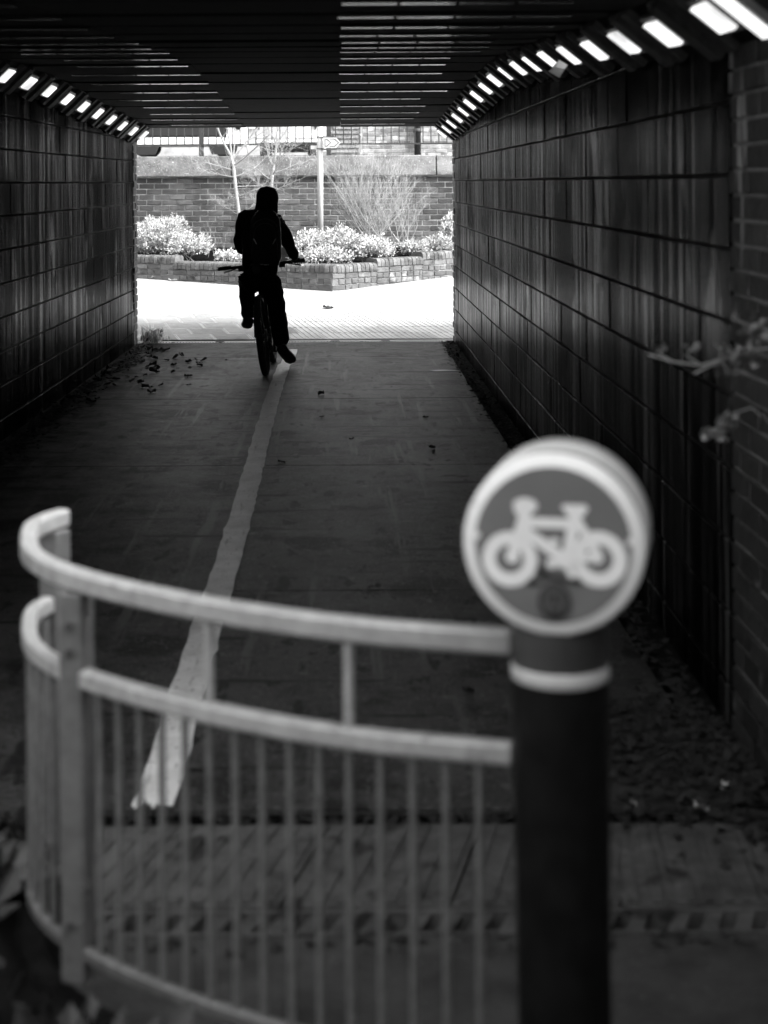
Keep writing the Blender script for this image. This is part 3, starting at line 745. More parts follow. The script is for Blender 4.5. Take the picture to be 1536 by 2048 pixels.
# ------------------------------------------------------------------ signpost with fingers
sp = empty('signpost', ((640.5 - VX) * 22.3 / FPX, 22.3, .6)); tag(sp, 'pale pole with white arrow finger signs pointing right above the bushes', 'signpost')
X0, Y0, Z0 = sp.location
q = MB(); q.tube([(0, 0, -.1), (0, 0, 2.6)], .041, 20); q.build('pole', M['pole'], sp)
k = 22.3 / FPX
def zrow(py): return CAMH + (365 - py) * k - Z0
arrow = lambda x0, x1, za, zb_: [(x0, za), (x1 - .06, za), (x1, (za + zb_) / 2), (x1 - .06, zb_), (x0, zb_)]
def finger(x0, x1, y, pa, pb, rot):
    za, zb_ = zrow(pb), zrow(pa)
    q = MB(); q.prism(arrow(x0, x1, za, zb_), -.008, .008); f = q.build('finger_sign', M['finger'], sp); f.location = (0, y, 0); f.rotation_euler = (0, 0, rot)
    i = .018; A = arrow(x0 + i, x1 - i, za + i, zb_ - i); B = arrow(x0 + i + .008, x1 - i - .012, za + i + .008, zb_ - i - .008)
    q = MB(); n = 5
    q.add([(x, -.0105, z) for x, z in A] + [(x, -.0105, z) for x, z in B], [(j, (j+1)%n, (j+1)%n+n, j+n) for j in range(n)]); q.build('border', M['finger_ink'], f)
    q = MB(); q.box((x0 - .01, -.011, zb_ + .002), (x1 - .06, .011, zb_ + .016)); q.build('top_edge', M['finger_ink'], f)
    return f
finger(.045, .285, -.05, 275, 296, 0); finger(.05, .175, -.085, 275, 296, 0)
q = MB(); q.box((-.13, -.012, zrow(298)), (-.042, .012, zrow(291))); q.build('bracket', M['pole'], sp)
q = MB(); q.box((.03, -.07, zrow(300)), (.24, -.02, zrow(297.5))); q.build('finger_shadow_edge', M['finger_ink'], sp)
for py in (274, 297): 
    q = MB(); q.tube([(0, 0, zrow(py) - .008), (0, 0, zrow(py) + .008)], .05, 16); q.build('clamp_band', M['galv_dark'], sp)

# ------------------------------------------------------------------ plants
def leaves(q, centre_fn, n, size, mi=0, asp=.45, up=.3, zs=.6):
    for _ in range(n):
        c, nrm0 = centre_fn()
        d = (nrm0 + Vector((rng.gauss(0, .6), rng.gauss(0, .6), rng.gauss(up, zs)))).normalized()
        s_ = (d.cross(Vector((rng.gauss(0, 1), rng.gauss(0, 1), rng.gauss(0, 1)))) if zs > .3 else d.cross(Vector((rng.gauss(0, .25), rng.gauss(0, .25), 1)))).normalized()
        L_ = size * rng.uniform(.6, 1.3); W_ = L_ * asp; nn = d.cross(s_)
        q.add([c, c + d * L_ * .5 + s_ * W_ * .5 + nn * .1 * L_, c + d * L_, c + d * L_ * .5 - s_ * W_ * .5 + nn * .1 * L_], [(0,1,2,3)], mi)
def bush(name, label, blobs, nleaf, size, matl, base, stems=14, group=None):
    root = empty(name, base); tag(root, label, 'bush', group)
    B = Vector(base); q = MB(); tot = sum(r[0]*r[1]*r[2] for _, r in blobs)
    for c, r in blobs:
        c = Vector(c)
        # sprigs: short shoots whose leaves cluster at the tip, giving light and dark clumps
        ns = int(nleaf * (r[0]*r[1]*r[2]) / tot / 14)
        for _ in range(ns):
            v = Vector((rng.gauss(0,1), rng.gauss(0,1), rng.gauss(0,1))).normalized()
            if v.z < -.3: v.z = -v.z * .5
            lump = 1 + .28 * mnoise.noise((v.x*2.3 + c.x*3, v.y*2.3, v.z*2.3 + c.z*5))
            rad = (rng.random() ** .45) * lump * rng.uniform(.86, 1.08)
            p = c + Vector((v.x*r[0], v.y*r[1], v.z*r[2])) * rad
            leaves(q, lambda: (p + Vector((rng.gauss(0,.022), rng.gauss(0,.022), rng.gauss(0,.022))) - B, v), 14, size)
    q.build('foliage', matl, root, fix=False)
    q = MB()
    for _ in range(stems):
        c, r = rng.choice(blobs); c = Vector(c)
        e = c + Vector((rng.uniform(-.8,.8)*r[0], rng.uniform(-.8,.8)*r[1], rng.uniform(0,.8)*r[2]))
        s0 = Vector((c.x + rng.uniform(-.3,.3)*r[0], c.y, B.z)); m_ = s0.lerp(e, .5) + Vector((rng.gauss(0,.03), rng.gauss(0,.03), 0))
        q.tube([s0 - B, m_ - B, e - B], [.009, .007, .004], 5)
    q.build('stems', M['twig'], root)
    return root
def W(px, py, d): return tuple(P(px, py, d))
def rp(px, d): return px * d / FPX
bush('bush', 'large pale variegated bush at left against the brick wall',
     [(W(318, 480, 22.75), (rp(58, 22.7), .30, rp(48, 22.7))), (W(375, 496, 22.65), (rp(50, 22.7), .26, rp(34, 22.7))), (W(272, 492, 22.8), (rp(38, 22.7), .25, rp(40, 22.7))), (W(340, 455, 22.9), (rp(36, 22.7), .22, rp(28, 22.7)))],
     21000, .037, M['leaf_pale'], W(330, 520, 22.8))
bush('bush', 'widest pale variegated bush spilling over the planter corner',
     [(W(625, 500, 21.8), (rp(42, 21.8), .25, rp(40, 21.8))), (W(680, 492, 21.9), (rp(55, 21.8), .30, rp(38, 21.8))), (W(735, 502, 22.0), (rp(55, 21.8), .28, rp(30, 21.8))), (W(650, 515, 21.5), (rp(50, 21.8), .2, rp(20, 21.8))), (W(600, 520, 21.7), (rp(22, 21.8), .2, rp(22, 21.8)))],
     24000, .037, M['leaf_pale'], W(680, 535, 21.9))
bush('bush', 'small pale leafy bush on the planter near the right tunnel corner',
     [(W(830, 500, 22.7), (rp(30, 22.7), .2, rp(16, 22.7))), (W(878, 495, 22.8), (rp(32, 22.7), .2, rp(24, 22.7))), (W(898, 465, 22.95), (rp(16, 22.7), .18, rp(30, 22.7))), (W(905, 440, 23.0), (rp(10, 22.7), .12, rp(16, 22.7)))],
     7000, .038, M['leaf_pale'], W(865, 520, 22.8))
bush('bush', 'low thin tuft of pale leaves beside the rider, left of his hip',
     [(W(452, 513, 22.3), (rp(22, 22.3), .14, rp(12, 22.3))), (W(472, 517, 22.2), (rp(14, 22.3), .1, rp(9, 22.3)))],
     1300, .042, M['leaf_pale'], W(455, 525, 22.3))

def branchy(q, p, d, L_, r, depth, spread, nsub, up=.25, seg=4, twist=.12):
    pts = [Vector(p)]; rad = [r]; dd = Vector(d).normalized()
    for i in range(seg):
        dd = (dd + Vector((rng.gauss(0, twist), rng.gauss(0, twist), rng.gauss(up * .3, twist)))).normalized()
        pts.append(pts[-1] + dd * L_ / seg); rad.append(r * (1 - .6 * (i + 1) / seg))
    q.tube(pts, rad, 6 if r > .008 else 4, cap=False)
    if depth <= 0: return
    for i in range(nsub):
        t = rng.uniform(.25, 1.0); k = min(int(t * seg), seg - 1); b = pts[k].lerp(pts[k+1], t * seg - k)
        a = dd.orthogonal().normalized(); a = Matrix.Rotation(rng.uniform(0, 2*math.pi), 3, dd) @ a
        nd = (dd * rng.uniform(.4, 1) + a * spread + Vector((0, 0, up))).normalized()
        branchy(q, b, nd, L_ * rng.uniform(.45, .8), max(.0017, rad[k] * .55), depth - 1, spread, nsub, up, 3, twist)
def tree(label, trunk, tr, base, limbs, extra):
    root = empty('bare_tree', base); tag(root, label, 'tree', 'bare saplings in the planter'); B = Vector(base)
    q = MB(); q.tube([Vector(p) - B for p in trunk], tr, 10); q.build('trunk', M['bark_pale'], root)
    q = MB()
    for p, d, L_, r, dep in limbs: branchy(q, Vector(p) - B, Vector(d), L_, r, dep, .75, extra, .2)
    q.build('crown', M['twig'], root, fix=False)
D_ = 22.6
tp = [W(482, 500, D_), W(478, 430, D_), W(472, 380, D_), W(467, 330, D_), W(463, 312, D_)]
lim = []
for px, dx, dz, L_, r in ((463,-.45,1,.8,.026),(465,.55,.8,.85,.024),(464,.05,1,.75,.024),(466,-.15,1,.7,.02),(467,.9,.6,.8,.02),(470,1,.25,.6,.014),(468,-.9,.35,.45,.010),(470,-.7,.05,.4,.008),(474,.8,.1,.5,.009),(478,-.7,.5,.3,.007),(478,.7,.3,.35,.008),(473,.9,-.1,.45,.008)):
    py = {463:312,465:318,464:314,466:325,467:330,470:352,468:340,474:392,478:428,473:372}[px]
    lim.append((W(px, py, D_), (dx, rng.uniform(-.3,.3), dz), L_, r, 3))
lim = [(a, b, c, r * .72, e) for a, b, c, r, e in lim]
tree('taller bare sapling with a pale trunk left of the rider', tp, [.029,.027,.025,.023,.019], W(482, 505, D_), lim, 4)
D_ = 22.9
tp = [W(536, 500, D_), W(541, 400, D_), W(545, 350, D_), W(552, 300, D_), W(556, 262, D_)]
lim = []
for px, py, dx, dz, L_, r in ((545,350,.8,.5,.5,.012),(544,360,-.8,.5,.5,.011),(548,330,.6,.8,.55,.013),(547,335,-.5,.8,.5,.012),(552,300,.5,1,.5,.012),(553,290,-.5,1,.5,.012),(542,385,.9,.3,.45,.01),(541,400,-.9,.2,.4,.009),(556,262,0,1,.4,.012),(546,345,1,.1,.4,.009),(542,380,-1,.35,.45,.009)):
    lim.append((W(px, py, D_), (dx, rng.uniform(-.3,.3), dz), L_, r, 3))
tree('slimmer bare sapling rising behind the hooded head', tp, [.026,.024,.022,.019,.012], W(536, 505, D_), lim, 4)
# bare twiggy shrubs
def shrub(label, base, n, fan, L_, dep, r=.009):
    root = empty('bare_shrub', base); tag(root, label, 'shrub', 'bare shrubs in the planter'); q = MB()
    for i in range(n):
        t = -1 + 2 * (i + .5) / n + rng.gauss(0, .08)
        branchy(q, (rng.uniform(-.12, .12), rng.uniform(-.1, .1), 0), (t * fan, rng.uniform(-.3, .3), 1), L_ * rng.uniform(.75, 1.1), r, dep, .45, 4, .3, 4, .08)
    q.build('branches', M['twig'], root, fix=False)
shrub('broad bare twiggy shrub right of the signpost', W(745, 475, 22.7), 40, 1.15, .78, 2, .0055)
shrub('small sparse bare shrub near the right tunnel corner', W(806, 490, 22.5), 9, .8, .50, 2, .007)
shrub('few thin bare stems against the wall left of the tall sapling', W(432, 512, 22.8), 4, .35, .42, 1, .005)
# weeds at the foot of the left pier
root = empty('weed', (xl(16.9) + .10, 17.12, 0)); tag(root, 'tuft of weeds growing at the foot of the left tunnel corner', 'plant')
q = MB()
for _ in range(150):
    a = rng.uniform(0, 2*math.pi); L_ = rng.uniform(.08, .30); o_ = Vector((rng.gauss(.03, .05), rng.gauss(0, .05), 0)); dd = Vector((math.cos(a)*.5 + .15, math.sin(a)*.5, 1)).normalized()
    e = o_ + dd * L_ + Vector((dd.x, dd.y, -.6)) * L_ * .35; s_ = Vector((-dd.y, dd.x, 0)) * .006
    q.add([o_ - s_, o_ + s_, o_ + dd*L_*.6 + s_*1.2, o_ + dd*L_*.6 - s_*1.2], [(0,1,2,3)]); q.add([o_ + dd*L_*.6 - s_*1.2, o_ + dd*L_*.6 + s_*1.2, e], [(0,1,2)])
leaves(q, lambda: (Vector((rng.gauss(.05,.06), rng.gauss(0,.06), abs(rng.gauss(.03,.04)))), Vector((0,0,1))), 90, .07)
o = q.build('leaf_blades', M['leaf_pale'], root, fix=False); o['kind'] = 'stuff'

# ------------------------------------------------------------------ fallen leaves
def leaf_mesh(seed, m, size):
    r = random.Random(seed); q = MB(); n = 7
    top = []; 
    for i in range(n):
        t = i / (n - 1); wv = math.sin(math.pi * (t * .9 + .05)) ** .8 * .42 * r.uniform(.75, 1.2)
        z = .10 + .22 * math.sin(t * 3 + seed) * r.uniform(.4, 1)
        top += [(-wv * size, (t - .5) * size, (z + r.uniform(.0, .22)) * size), (0, (t - .5) * size, z * size * .5), (wv * size, (t - .5) * size, (z + r.uniform(0, .22)) * size)]
    mz = min(v[2] for v in top); top = [(a, b, c - mz) for a, b, c in top]
    fs = []
    for i in range(n - 1):
        for j in (0, 1): fs.append((i*3+j, i*3+j+1, (i+1)*3+j+1, (i+1)*3+j))
    q.add(top, fs, 0, True); return q.mesh('fallen_leaf', m)
LD = [leaf_mesh(i, M['litter_dark'], .10) for i in range(5)]; LP = [leaf_mesh(i + 9, M['litter_pale'], .11) for i in range(4)]
def drop(ms, x, y, z, label, group, s=1):
    o = link('fallen_leaf', rng.choice(ms)); o.location = (x, y, z + .003); o.rotation_euler = (rng.gauss(0, .12), rng.gauss(0, .12), rng.uniform(0, 6.28)); o.scale = (s, s, s * rng.uniform(.8, 1.5))
    tag(o, label, 'leaf', group)
gl = 'dark leaves by the left wall'; ll = 'dark curled leaf lying on the tunnel floor by the left wall'
for _ in range(46):
    y = rng.triangular(12.0, 16.7, 15.2); x = xl(y) + .12 + abs(rng.gauss(0, .5))
    if x > -.85: continue
    drop(LD, x, y, 0, ll, gl, rng.uniform(.35, .85))
for px, py in ((305, 704), (318, 702), (297, 700), (330, 700)): 
    d = FPX * CAMH / (py - VY); drop(LD, (px - VX) * d / FPX, d, 0, ll, gl, 1.1)
for px, py in ((640, 790), (848, 838), (700, 880), (640, 835), (860, 900), (750, 1175), (735, 1178), (560, 925), (620, 1310), (690, 1370), (930, 1390), (1005, 975), (450, 720), (990, 760)):
    d = FPX * CAMH / (py - VY); drop(LD, (px - VX) * d / FPX, d, 0, 'small dark leaf scrap on the open tunnel floor', 'scattered leaf scraps on the tunnel floor', rng.uniform(.3, .6))
for px, py in ((285, 552), (305, 556), (322, 552), (335, 557), (275, 548), (296, 549), (345, 560)):
    d = 9592 / (py - 125); drop(LP, (px - VX) * d / FPX, d, gz(d), 'pale fallen leaf heaped at the foot of the planter at left', 'pale leaves at the planter foot', 1.3)
for px, py, wh in ((785, 566, 'nearest the planter corner'), (805, 563, 'in the middle of three'), (830, 560, 'closest to the right tunnel corner')):
    d = 9592 / (py - 125); drop(LP, (px - VX) * d / FPX, d - .02, gz(d), 'pale fallen leaf at the planter foot on the right, ' + wh, 'pale leaves at the right planter foot', 1.1)
d = 9592 / (617 - 125); drop(LD, (655 - VX) * d / FPX, d, gz(d), 'single curled leaf on the bright path right of the rider', 'lone leaf', 1.3)
for px, py, s, wh in ((1395, 1628, .42, 'middle'), (1445, 1585, .5, 'larger'), (1262, 1618, .25, 'smallest')):
    d = FPX * CAMH / (py - VY); drop(LP, (px - VX) * d / FPX, d, 0, {'middle': 'pale blurred leaf at the dark paving edge right of the bollard', 'larger': 'larger pale leaf lying at the foot of the brick wing wall', 'smallest': 'smallest pale leaf close to the right side of the bollard'}[wh], 'pale leaves by the near right gutter', s)
for px, py in ((885, 743), (905, 745)):
    pass
def litter(name, label, fn, n, size, m):
    q = MB(); leaves(q, lambda: (fn(), Vector((0, 0, .0))), n, size, 0, .6, .0, .10)
    o = q.build(name, m, fix=False); o['kind'] = 'stuff'; o['label'] = label; o['category'] = 'leaf litter'; return o
litter('leaf_litter', 'dark rotting leaf litter filling the right gutter', lambda: Vector((1.125 + rng.gauss(0, .035), rng.uniform(4.4, 16.9), .008 + abs(rng.gauss(0, .006)))), 2600, .045, M['litter'])
litter('leaf_litter', 'dark rotting leaf litter along the foot of the left wall', lambda: (lambda y: Vector((xl(y) + .05 + abs(rng.gauss(0, .09)), y, .004 + abs(rng.gauss(0, .008)))))(rng.uniform(4.6, 16.9)), 2600, .05, M['litter'])
litter('leaf_litter', 'leaf litter caught in the near drain slot', lambda: Vector((rng.uniform(-2.4, 1.1), 4.28 + rng.gauss(0, .03), -.01 + abs(rng.gauss(0, .008)))), 900, .035, M['litter'])
litter('leaf_litter', 'dark leaf litter heaped at the near right corner by the brick wall', lambda: Vector((1.17 - abs(rng.gauss(0, .17)), 4.7 + rng.gauss(0, .25), .006 + abs(rng.gauss(0, .008)))), 1500, .045, M['litter'])
litter('leaf_litter', 'leaf scraps along the near slotted drain', lambda: Vector((rng.uniform(-1.6, 1.1), 3.57 + rng.gauss(0, .02), .002 + abs(rng.gauss(0, .005)))), 160, .035, M['litter'])
# paint mark on the floor at right
q = MB(); c = P(888, 743, FPX * CAMH / (743 - VY))
q.add([(c.x + dx, c.y + dy, .0045) for dx, dy in ((-.14, .02), (-.04, .06), (.13, .0), (.04, -.03), (-.09, -.05))], [(0,1,2,3,4)]); struct(q.build('paint_splash', M['sign_white']))

# ------------------------------------------------------------------ bicycle
BK = Vector((-.671, 14.13, 0)); bike = empty('bicycle', BK); bike.rotation_euler = (0, R(-5.6), R(-1.2))
tag(bike, 'dark mountain bicycle with wide tyres ridden away through the tunnel', 'bicycle')
RW, RA, FA = .355, Vector((0, 0, .355)), Vector((0, 1.03, .355))
def bwheel(c):
    n = 40; q = MB(); q.tube([(0, (RW - .032)*math.cos(2*math.pi*k/n), (RW - .032)*math.sin(2*math.pi*k/n)) for k in range(n)], .0315, 10, closed=True)
    wh = q.build('wheel', M['tyre'], bike); wh.location = c
    q = MB(); 
    for k in range(72):                                    # tread knobs
        a = 2*math.pi*k/72
        for xx, tt in ((-.018, 0), (0, .5), (.018, 0)):
            a2 = a + tt * 2*math.pi/72; m4 = Matrix.Rotation(a2, 4, 'X')
            q.box((xx - .007, -.007, RW - .008 - abs(xx)*.35), (xx + .007, .007, RW + .002 - abs(xx)*.35), 0, m4)
    q.build('tread', M['tyre'], wh)
    q = MB(); q.tube([(0, (RW - .068)*math.cos(2*math.pi*k/n), (RW - .068)*math.sin(2*math.pi*k/n)) for k in range(n)], .012, 6, closed=True); q.build('rim', M['bike'], wh)
    q = MB()
    for k in range(28):
        a = 2*math.pi*k/28; b = a + (.5 if k % 2 else -.5); xx = .03 if k % 4 < 2 else -.03
        q.tube([(xx, .02*math.cos(b), .02*math.sin(b)), (0, (RW-.075)*math.cos(a), (RW-.075)*math.sin(a))], .0013, 4, cap=False)
    q.build('spokes', M['metal'], wh)
    q = MB(); q.tube([(-.065, 0, 0), (.065, 0, 0)], .014, 12); q.tube([(-.036, 0, 0), (-.028, 0, 0)], .028, 14); q.tube([(.028, 0, 0), (.036, 0, 0)], .028, 14); q.build('hub', M['metal'], wh)
    q = MB(); q.tube([(-.052, 0, 0), (-.049, 0, 0)], .08, 24); q.build('brake_disc', M['metal'], wh)
bwheel(RA); bwheel(FA)
BB = Vector((0, .43, .305)); ST = Vector((0, .27, .80)); HT = Vector((0, .80, .86)); HB = Vector((0, .845, .72)); CR = Vector((0, .89, .66))
q = MB(); q.tube([BB, ST], .017, 10); q.tube([ST + Vector((0,.02,-.06)), HT], .018, 10); q.tube([BB, HB], .021, 10); q.tube([HT, HB], .022, 10)
for s in (-1, 1):
    q.tube([BB + Vector((.03*s,0,0)), Vector((.062*s, .2, .33)), RA + Vector((.062*s,0,0))], .010, 8)
    q.tube([ST + Vector((.02*s,0,-.1)), Vector((.058*s, .14, .60)), RA + Vector((.062*s,0,0))], .008, 8)
q.build('frame', M['bike'], bike)
q = MB(); q.tube([HB, CR], .02, 10); q.box((-.06, CR.y - .03, CR.z - .02), (.06, CR.y + .03, CR.z + .02))
for s in (-1, 1): q.tube([CR + Vector((.055*s,0,0)), FA + Vector((.055*s, -.02, 0))], .017, 10)
q.build('fork', M['bike'], bike)
q = MB(); q.tube([ST, Vector((0, .235, .915))], .0145, 10); q.build('seat_post', M['bike'], bike)
q = MB(); pts = [(0, .10, .93), (0, .14, .935), (0, .20, .93), (0, .28, .925), (0, .36, .92)]
q.tube(pts, [.035, .07, .06, .03, .018], 12); o = q.build('saddle', M['bike'], bike)
HC = Vector((0, .80, .945)); q = MB(); q.tube([HT, Vector((0, .77, .92)), HC], .018, 10); q.tube([HC - Vector((.40,.05,0)), HC - Vector((.18,0,.005)), HC, HC + Vector((.18,0,-.005)), HC + Vector((.40,-.05,0))], .0155, 10)
hb_ = q.build('handlebar', M['bike'], bike)
for s in (-1, 1):
    q = MB(); q.tube([HC + Vector((.285*s, -.024, 0)), HC + Vector((.405*s, -.052, 0))], .019, 10); q.build('grip', M['tyre'], hb_)
    q = MB(); q.tube([HC + Vector((.25*s, -.01, 0)), HC + Vector((.25*s, .03, -.02)), HC + Vector((.36*s, .045, -.045))], .007, 6); q.box((.19*s - .03 + HC.x, HC.y - .02, HC.z - .045), (.19*s + .03, HC.y + .02, HC.z - .012)); q.build('brake_lever', M['bike'], hb_)
q = MB(); q.tube([(.05, BB.y, BB.z), (.056, BB.y, BB.z)], .085, 28); q.tube([(-.06, BB.y, BB.z), (.06, BB.y, BB.z)], .018, 12); q.build('chainring', M['metal'], bike)
ca = R(52)
for s, sg in ((1, -1), (-1, 1)):
    e = Vector((.075*s, BB.y + sg*.17*math.cos(ca)*1.0*(-1 if True else 1)*-1, BB.z + sg*.17*math.sin(ca)))
    q = MB(); q.tube([(.068*s, BB.y, BB.z), e], .012, 8); q.build('crank', M['bike'], bike)
    q = MB(); x0 = e.x + .025*s; q.box((min(x0, x0+.09*s), e.y - .045, e.z - .010), (max(x0, x0+.09*s), e.y - .032, e.z + .010)); q.box((min(x0, x0+.09*s), e.y + .032, e.z - .010), (max(x0, x0+.09*s), e.y + .045, e.z + .010))
    for xx in (x0, x0 + .085*s): q.box((min(xx, xx+.006*s), e.y - .045, e.z - .010), (max(xx, xx+.006*s), e.y + .045, e.z + .010))
    q.tube([e, (x0 + .09*s, e.y, e.z)], .008, 8); q.build('pedal', M['bike'], bike)
q = MB()
for zz in (.085, -.085): q.tube([(.053, BB.y, BB.z + zz), (.047, 0, .355 + zz*.5)], .005, 4)
q.tube([(.047, 0, .30), (.05, .03, .24), (.05, .02, .20)], .010, 6); q.build('chain', M['bike'], bike)
for k in range(5):
    pass
q = MB(); q.tube([(.034, 0, .355), (.046, 0, .355)], .055, 20); q.build('cassette', M['metal'], bike)

# ------------------------------------------------------------------ rider: skin-modifier surfaces, baked to meshes
def skinned(name, pts, edges, rads, root_i, mats, parent, sub=2, wr=0.0, wsc=.08):
    me = bpy.data.meshes.new(name); me.from_pydata([tuple(p) for p in pts], edges, []); o = bpy.data.objects.new(name + '_tmp', me); COL.objects.link(o)
    sk = o.modifiers.new('skin', 'SKIN'); sk.use_smooth_shade = True
    for i, r in enumerate(rads):
        v = me.skin_vertices[0].data[i]; v.radius = r if isinstance(r, tuple) else (r, r); v.use_root = (i == root_i)
    s_ = o.modifiers.new('sub', 'SUBSURF'); s_.levels = sub; s_.render_levels = sub
    if wr:
        tx = bpy.data.textures.new(name + '_folds', 'CLOUDS'); tx.noise_scale = wsc
        dm = o.modifiers.new('folds', 'DISPLACE'); dm.texture = tx; dm.strength = wr; dm.mid_level = .5; dm.texture_coords = 'GLOBAL'
    dg = bpy.context.evaluated_depsgraph_get(); ev = o.evaluated_get(dg); nm = bpy.data.meshes.new_from_object(ev)
    bpy.data.objects.remove(o); nm.name = name
    nm.materials.clear()
    for m in mats: nm.materials.append(m)
    for p in nm.polygons: p.use_smooth = True
    r = link(name, nm, parent); return r
pel = P(520, 553, 14.36)
per = None
pts = {}
def J(n, px, py, d, r): pts[n] = (P(px, py, d), r)
J('pel', 520, 556, 14.36, (.155, .13)); J('waist', 519, 515, 14.42, (.16, .12)); J('chest', 519, 470, 14.52, (.175, .13)); J('upper', 520, 440, 14.58, (.15, .11)); J('neck', 530, 420, 14.62, (.062, .065)); J('head', 534, 402, 14.65, (.085, .095)); J('crown', 536, 384, 14.65, (.072, .085))
J('shl', 486, 437, 14.60, .074); J('ell', 478, 492, 14.66, .05); J('wrl', 500, 508, 14.90, .032); J('hdl', 508, 508, 14.97, .03)
J('shr', 554, 443, 14.60, .073); J('elr', 577, 489, 14.72, .048); J('wrr', 590, 516, 14.88, .030); J('hdr', 595, 521, 14.92, .03)
J('hpl', 503, 562, 14.38, .085); J('knl', 492, 560, 14.80, .062); J('anl', 495, 630, 14.66, .040); J('tol', 492, 647, 14.80, .034)
J('hpr', 540, 565, 14.38, .085); J('knr', 552, 622, 14.72, .062); J('anr', 562, 686, 14.44, .042); J('tor', 578, 715, 14.62, .036)
names_ = list(pts); ix = {n: i for i, n in enumerate(names_)}
E = [('pel','waist'),('waist','chest'),('chest','upper'),('upper','neck'),('neck','head'),('head','crown'),('upper','shl'),('shl','ell'),('ell','wrl'),('wrl','hdl'),('upper','shr'),('shr','elr'),('elr','wrr'),('wrr','hdr'),('pel','hpl'),('hpl','knl'),('knl','anl'),('anl','tol'),('pel','hpr'),('hpr','knr'),('knr','anr'),('anr','tor')]
V = [pts[n][0] for n in names_]; Rr = [pts[n][1] for n in names_]
edges = [(ix[a], ix[b]) for a, b in E]
def slim(r, f): return (r[0]*f, r[1]*f) if isinstance(r, tuple) else r*f
# face: nose, chin on the head, five bent fingers on each hand
V2 = list(V); R2 = [slim(r, .70) for r in Rr]; R2[ix['hdl']] = (.034, .018); R2[ix['hdr']] = (.034, .018)
def addv(p, r, par): V2.append(Vector(p)); R2.append(r); edges.append((par, len(V2) - 1)); return len(V2) - 1
h = V[ix['head']]
body_edges = edges
i = addv(h + Vector((0, .085, -.045)), .034, ix['head'])
i = addv(h + Vector((0, .115, -.005)), .014, ix['head'])
person = skinned('person', V2, body_edges, R2, ix['pel'], [M['skin']], None, 2)
tag(person, 'person in black hooded jacket and trousers riding a bicycle away', 'person')
for s, wn, hn, palm in ((-1, 'wrl', 'hdl', 'l'), (1, 'wrr', 'hdr', 'r')):
    hp = V[ix[hn]]
    for k in range(4):
        off = Vector(((k - 1.5) * .019 if s > 0 else 0, .0 if s > 0 else (k - 1.5) * .0, 0 if s > 0 else (k - 1.5) * .019))
        L_ = (.9, 1, .95, .75)[k]
        a = hp + off; b = a + Vector((0, .038 * L_, .004)); c = b + Vector((0, .012, -.028 * L_)); d = c + Vector((0, -.022 * L_, -.012))
        skinned('finger', [a, b, c, d], [(0,1),(1,2),(2,3)], [.010, .009, .0085, .007], 0, [M['trouser']], person, 1)
    a = hp + Vector((-.03 * s, -.02, 0)); skinned('thumb', [a, a + Vector((-.022 * s, .02, -.006)), a + Vector((-.012 * s, .045, -.022))], [(0,1),(1,2)], [.012, .010, .008], 0, [M['trouser']], person, 1)
    skinned('glove', [V[ix[wn]].lerp(hp, .2), hp, hp + Vector((0, .012, 0))], [(0,1),(1,2)], [(.03,.03), (.044, .024), (.03, .018)], 0, [M['trouser']], person, 1)
# jacket with hood
jn = ['pel','waist','chest','upper','shl','ell','wrl','shr','elr','wrr']
jp = [V[ix[n]].copy() for n in jn]; jr = [slim(pts[n][1], f) for n, f in zip(jn, (1.10, 1.12, 1.06, 1.12, 1.12, 1.22, 1.35, 1.12, 1.22, 1.35))]
jp[0].z -= .055; jp[0].y -= .02; jr[0] = (.178, .155)
je = [(0,1),(1,2),(2,3),(3,4),(4,5),(5,6),(3,7),(7,8),(8,9)]
# extra mid joints give the sleeves their baggy shape
def mid(a, b, t, r):
    jp.append(jp[a].lerp(jp[b], t)); jr.append(r); k = len(jp) - 1; je.remove((a, b)); je.extend([(a, k), (k, b)])
jp.append(P(531, 424, 14.60)); jr.append((.115, .10)); je.append((3, len(jp) - 1))
mid(4, 5, .5, .075); mid(5, 6, .4, .056); mid(7, 8, .5, .080); mid(8, 9, .45, .056)
skinned('jacket', jp, je, jr, 0, [M['cloth']], person, 2, .030, .10)
hp_ = [P(531, 430, 14.60), P(533, 416, 14.61), P(534, 398, 14.63), P(535, 383, 14.64), P(536, 373, 14.655)]
skinned('hood', hp_, [(0,1),(1,2),(2,3),(3,4)], [(.150, .12), (.098, .11), (.103, .118), (.096, .105), (.066, .075)], 0, [M['cloth']], person, 2, .012, .08)
tn = ['pel','hpl','knl','anl','hpr','knr','anr']
tp_ = [V[ix[n]].copy() for n in tn]; trd = [(.12, .11), .105, .086, .060, .105, .090, .070]
te = [(0,1),(1,2),(2,3),(0,4),(4,5),(5,6)]
def tmid(a, b, t, r, off=(0,0,0)):
    tp_.append(tp_[a].lerp(tp_[b], t) + Vector(off)); trd.append(r); k = len(tp_) - 1; te.remove((a, b)); te.extend([(a, k), (k, b)]); return k
tmid(1, 2, .5, .10); tmid(2, 3, .55, .072); tmid(4, 5, .5, .105); tmid(5, 6, .5, .086)
tp_[0].z += .05; tp_[3] = tp_[3] + Vector((0, 0, -.045)); tp_[6] = tp_[6] + Vector((0, 0, -.03)); tp_[6] = tp_[6] + Vector((0, 0, .0))
skinned('trousers', tp_, te, trd, 0, [M['trouser']], person, 2, .030, .085)
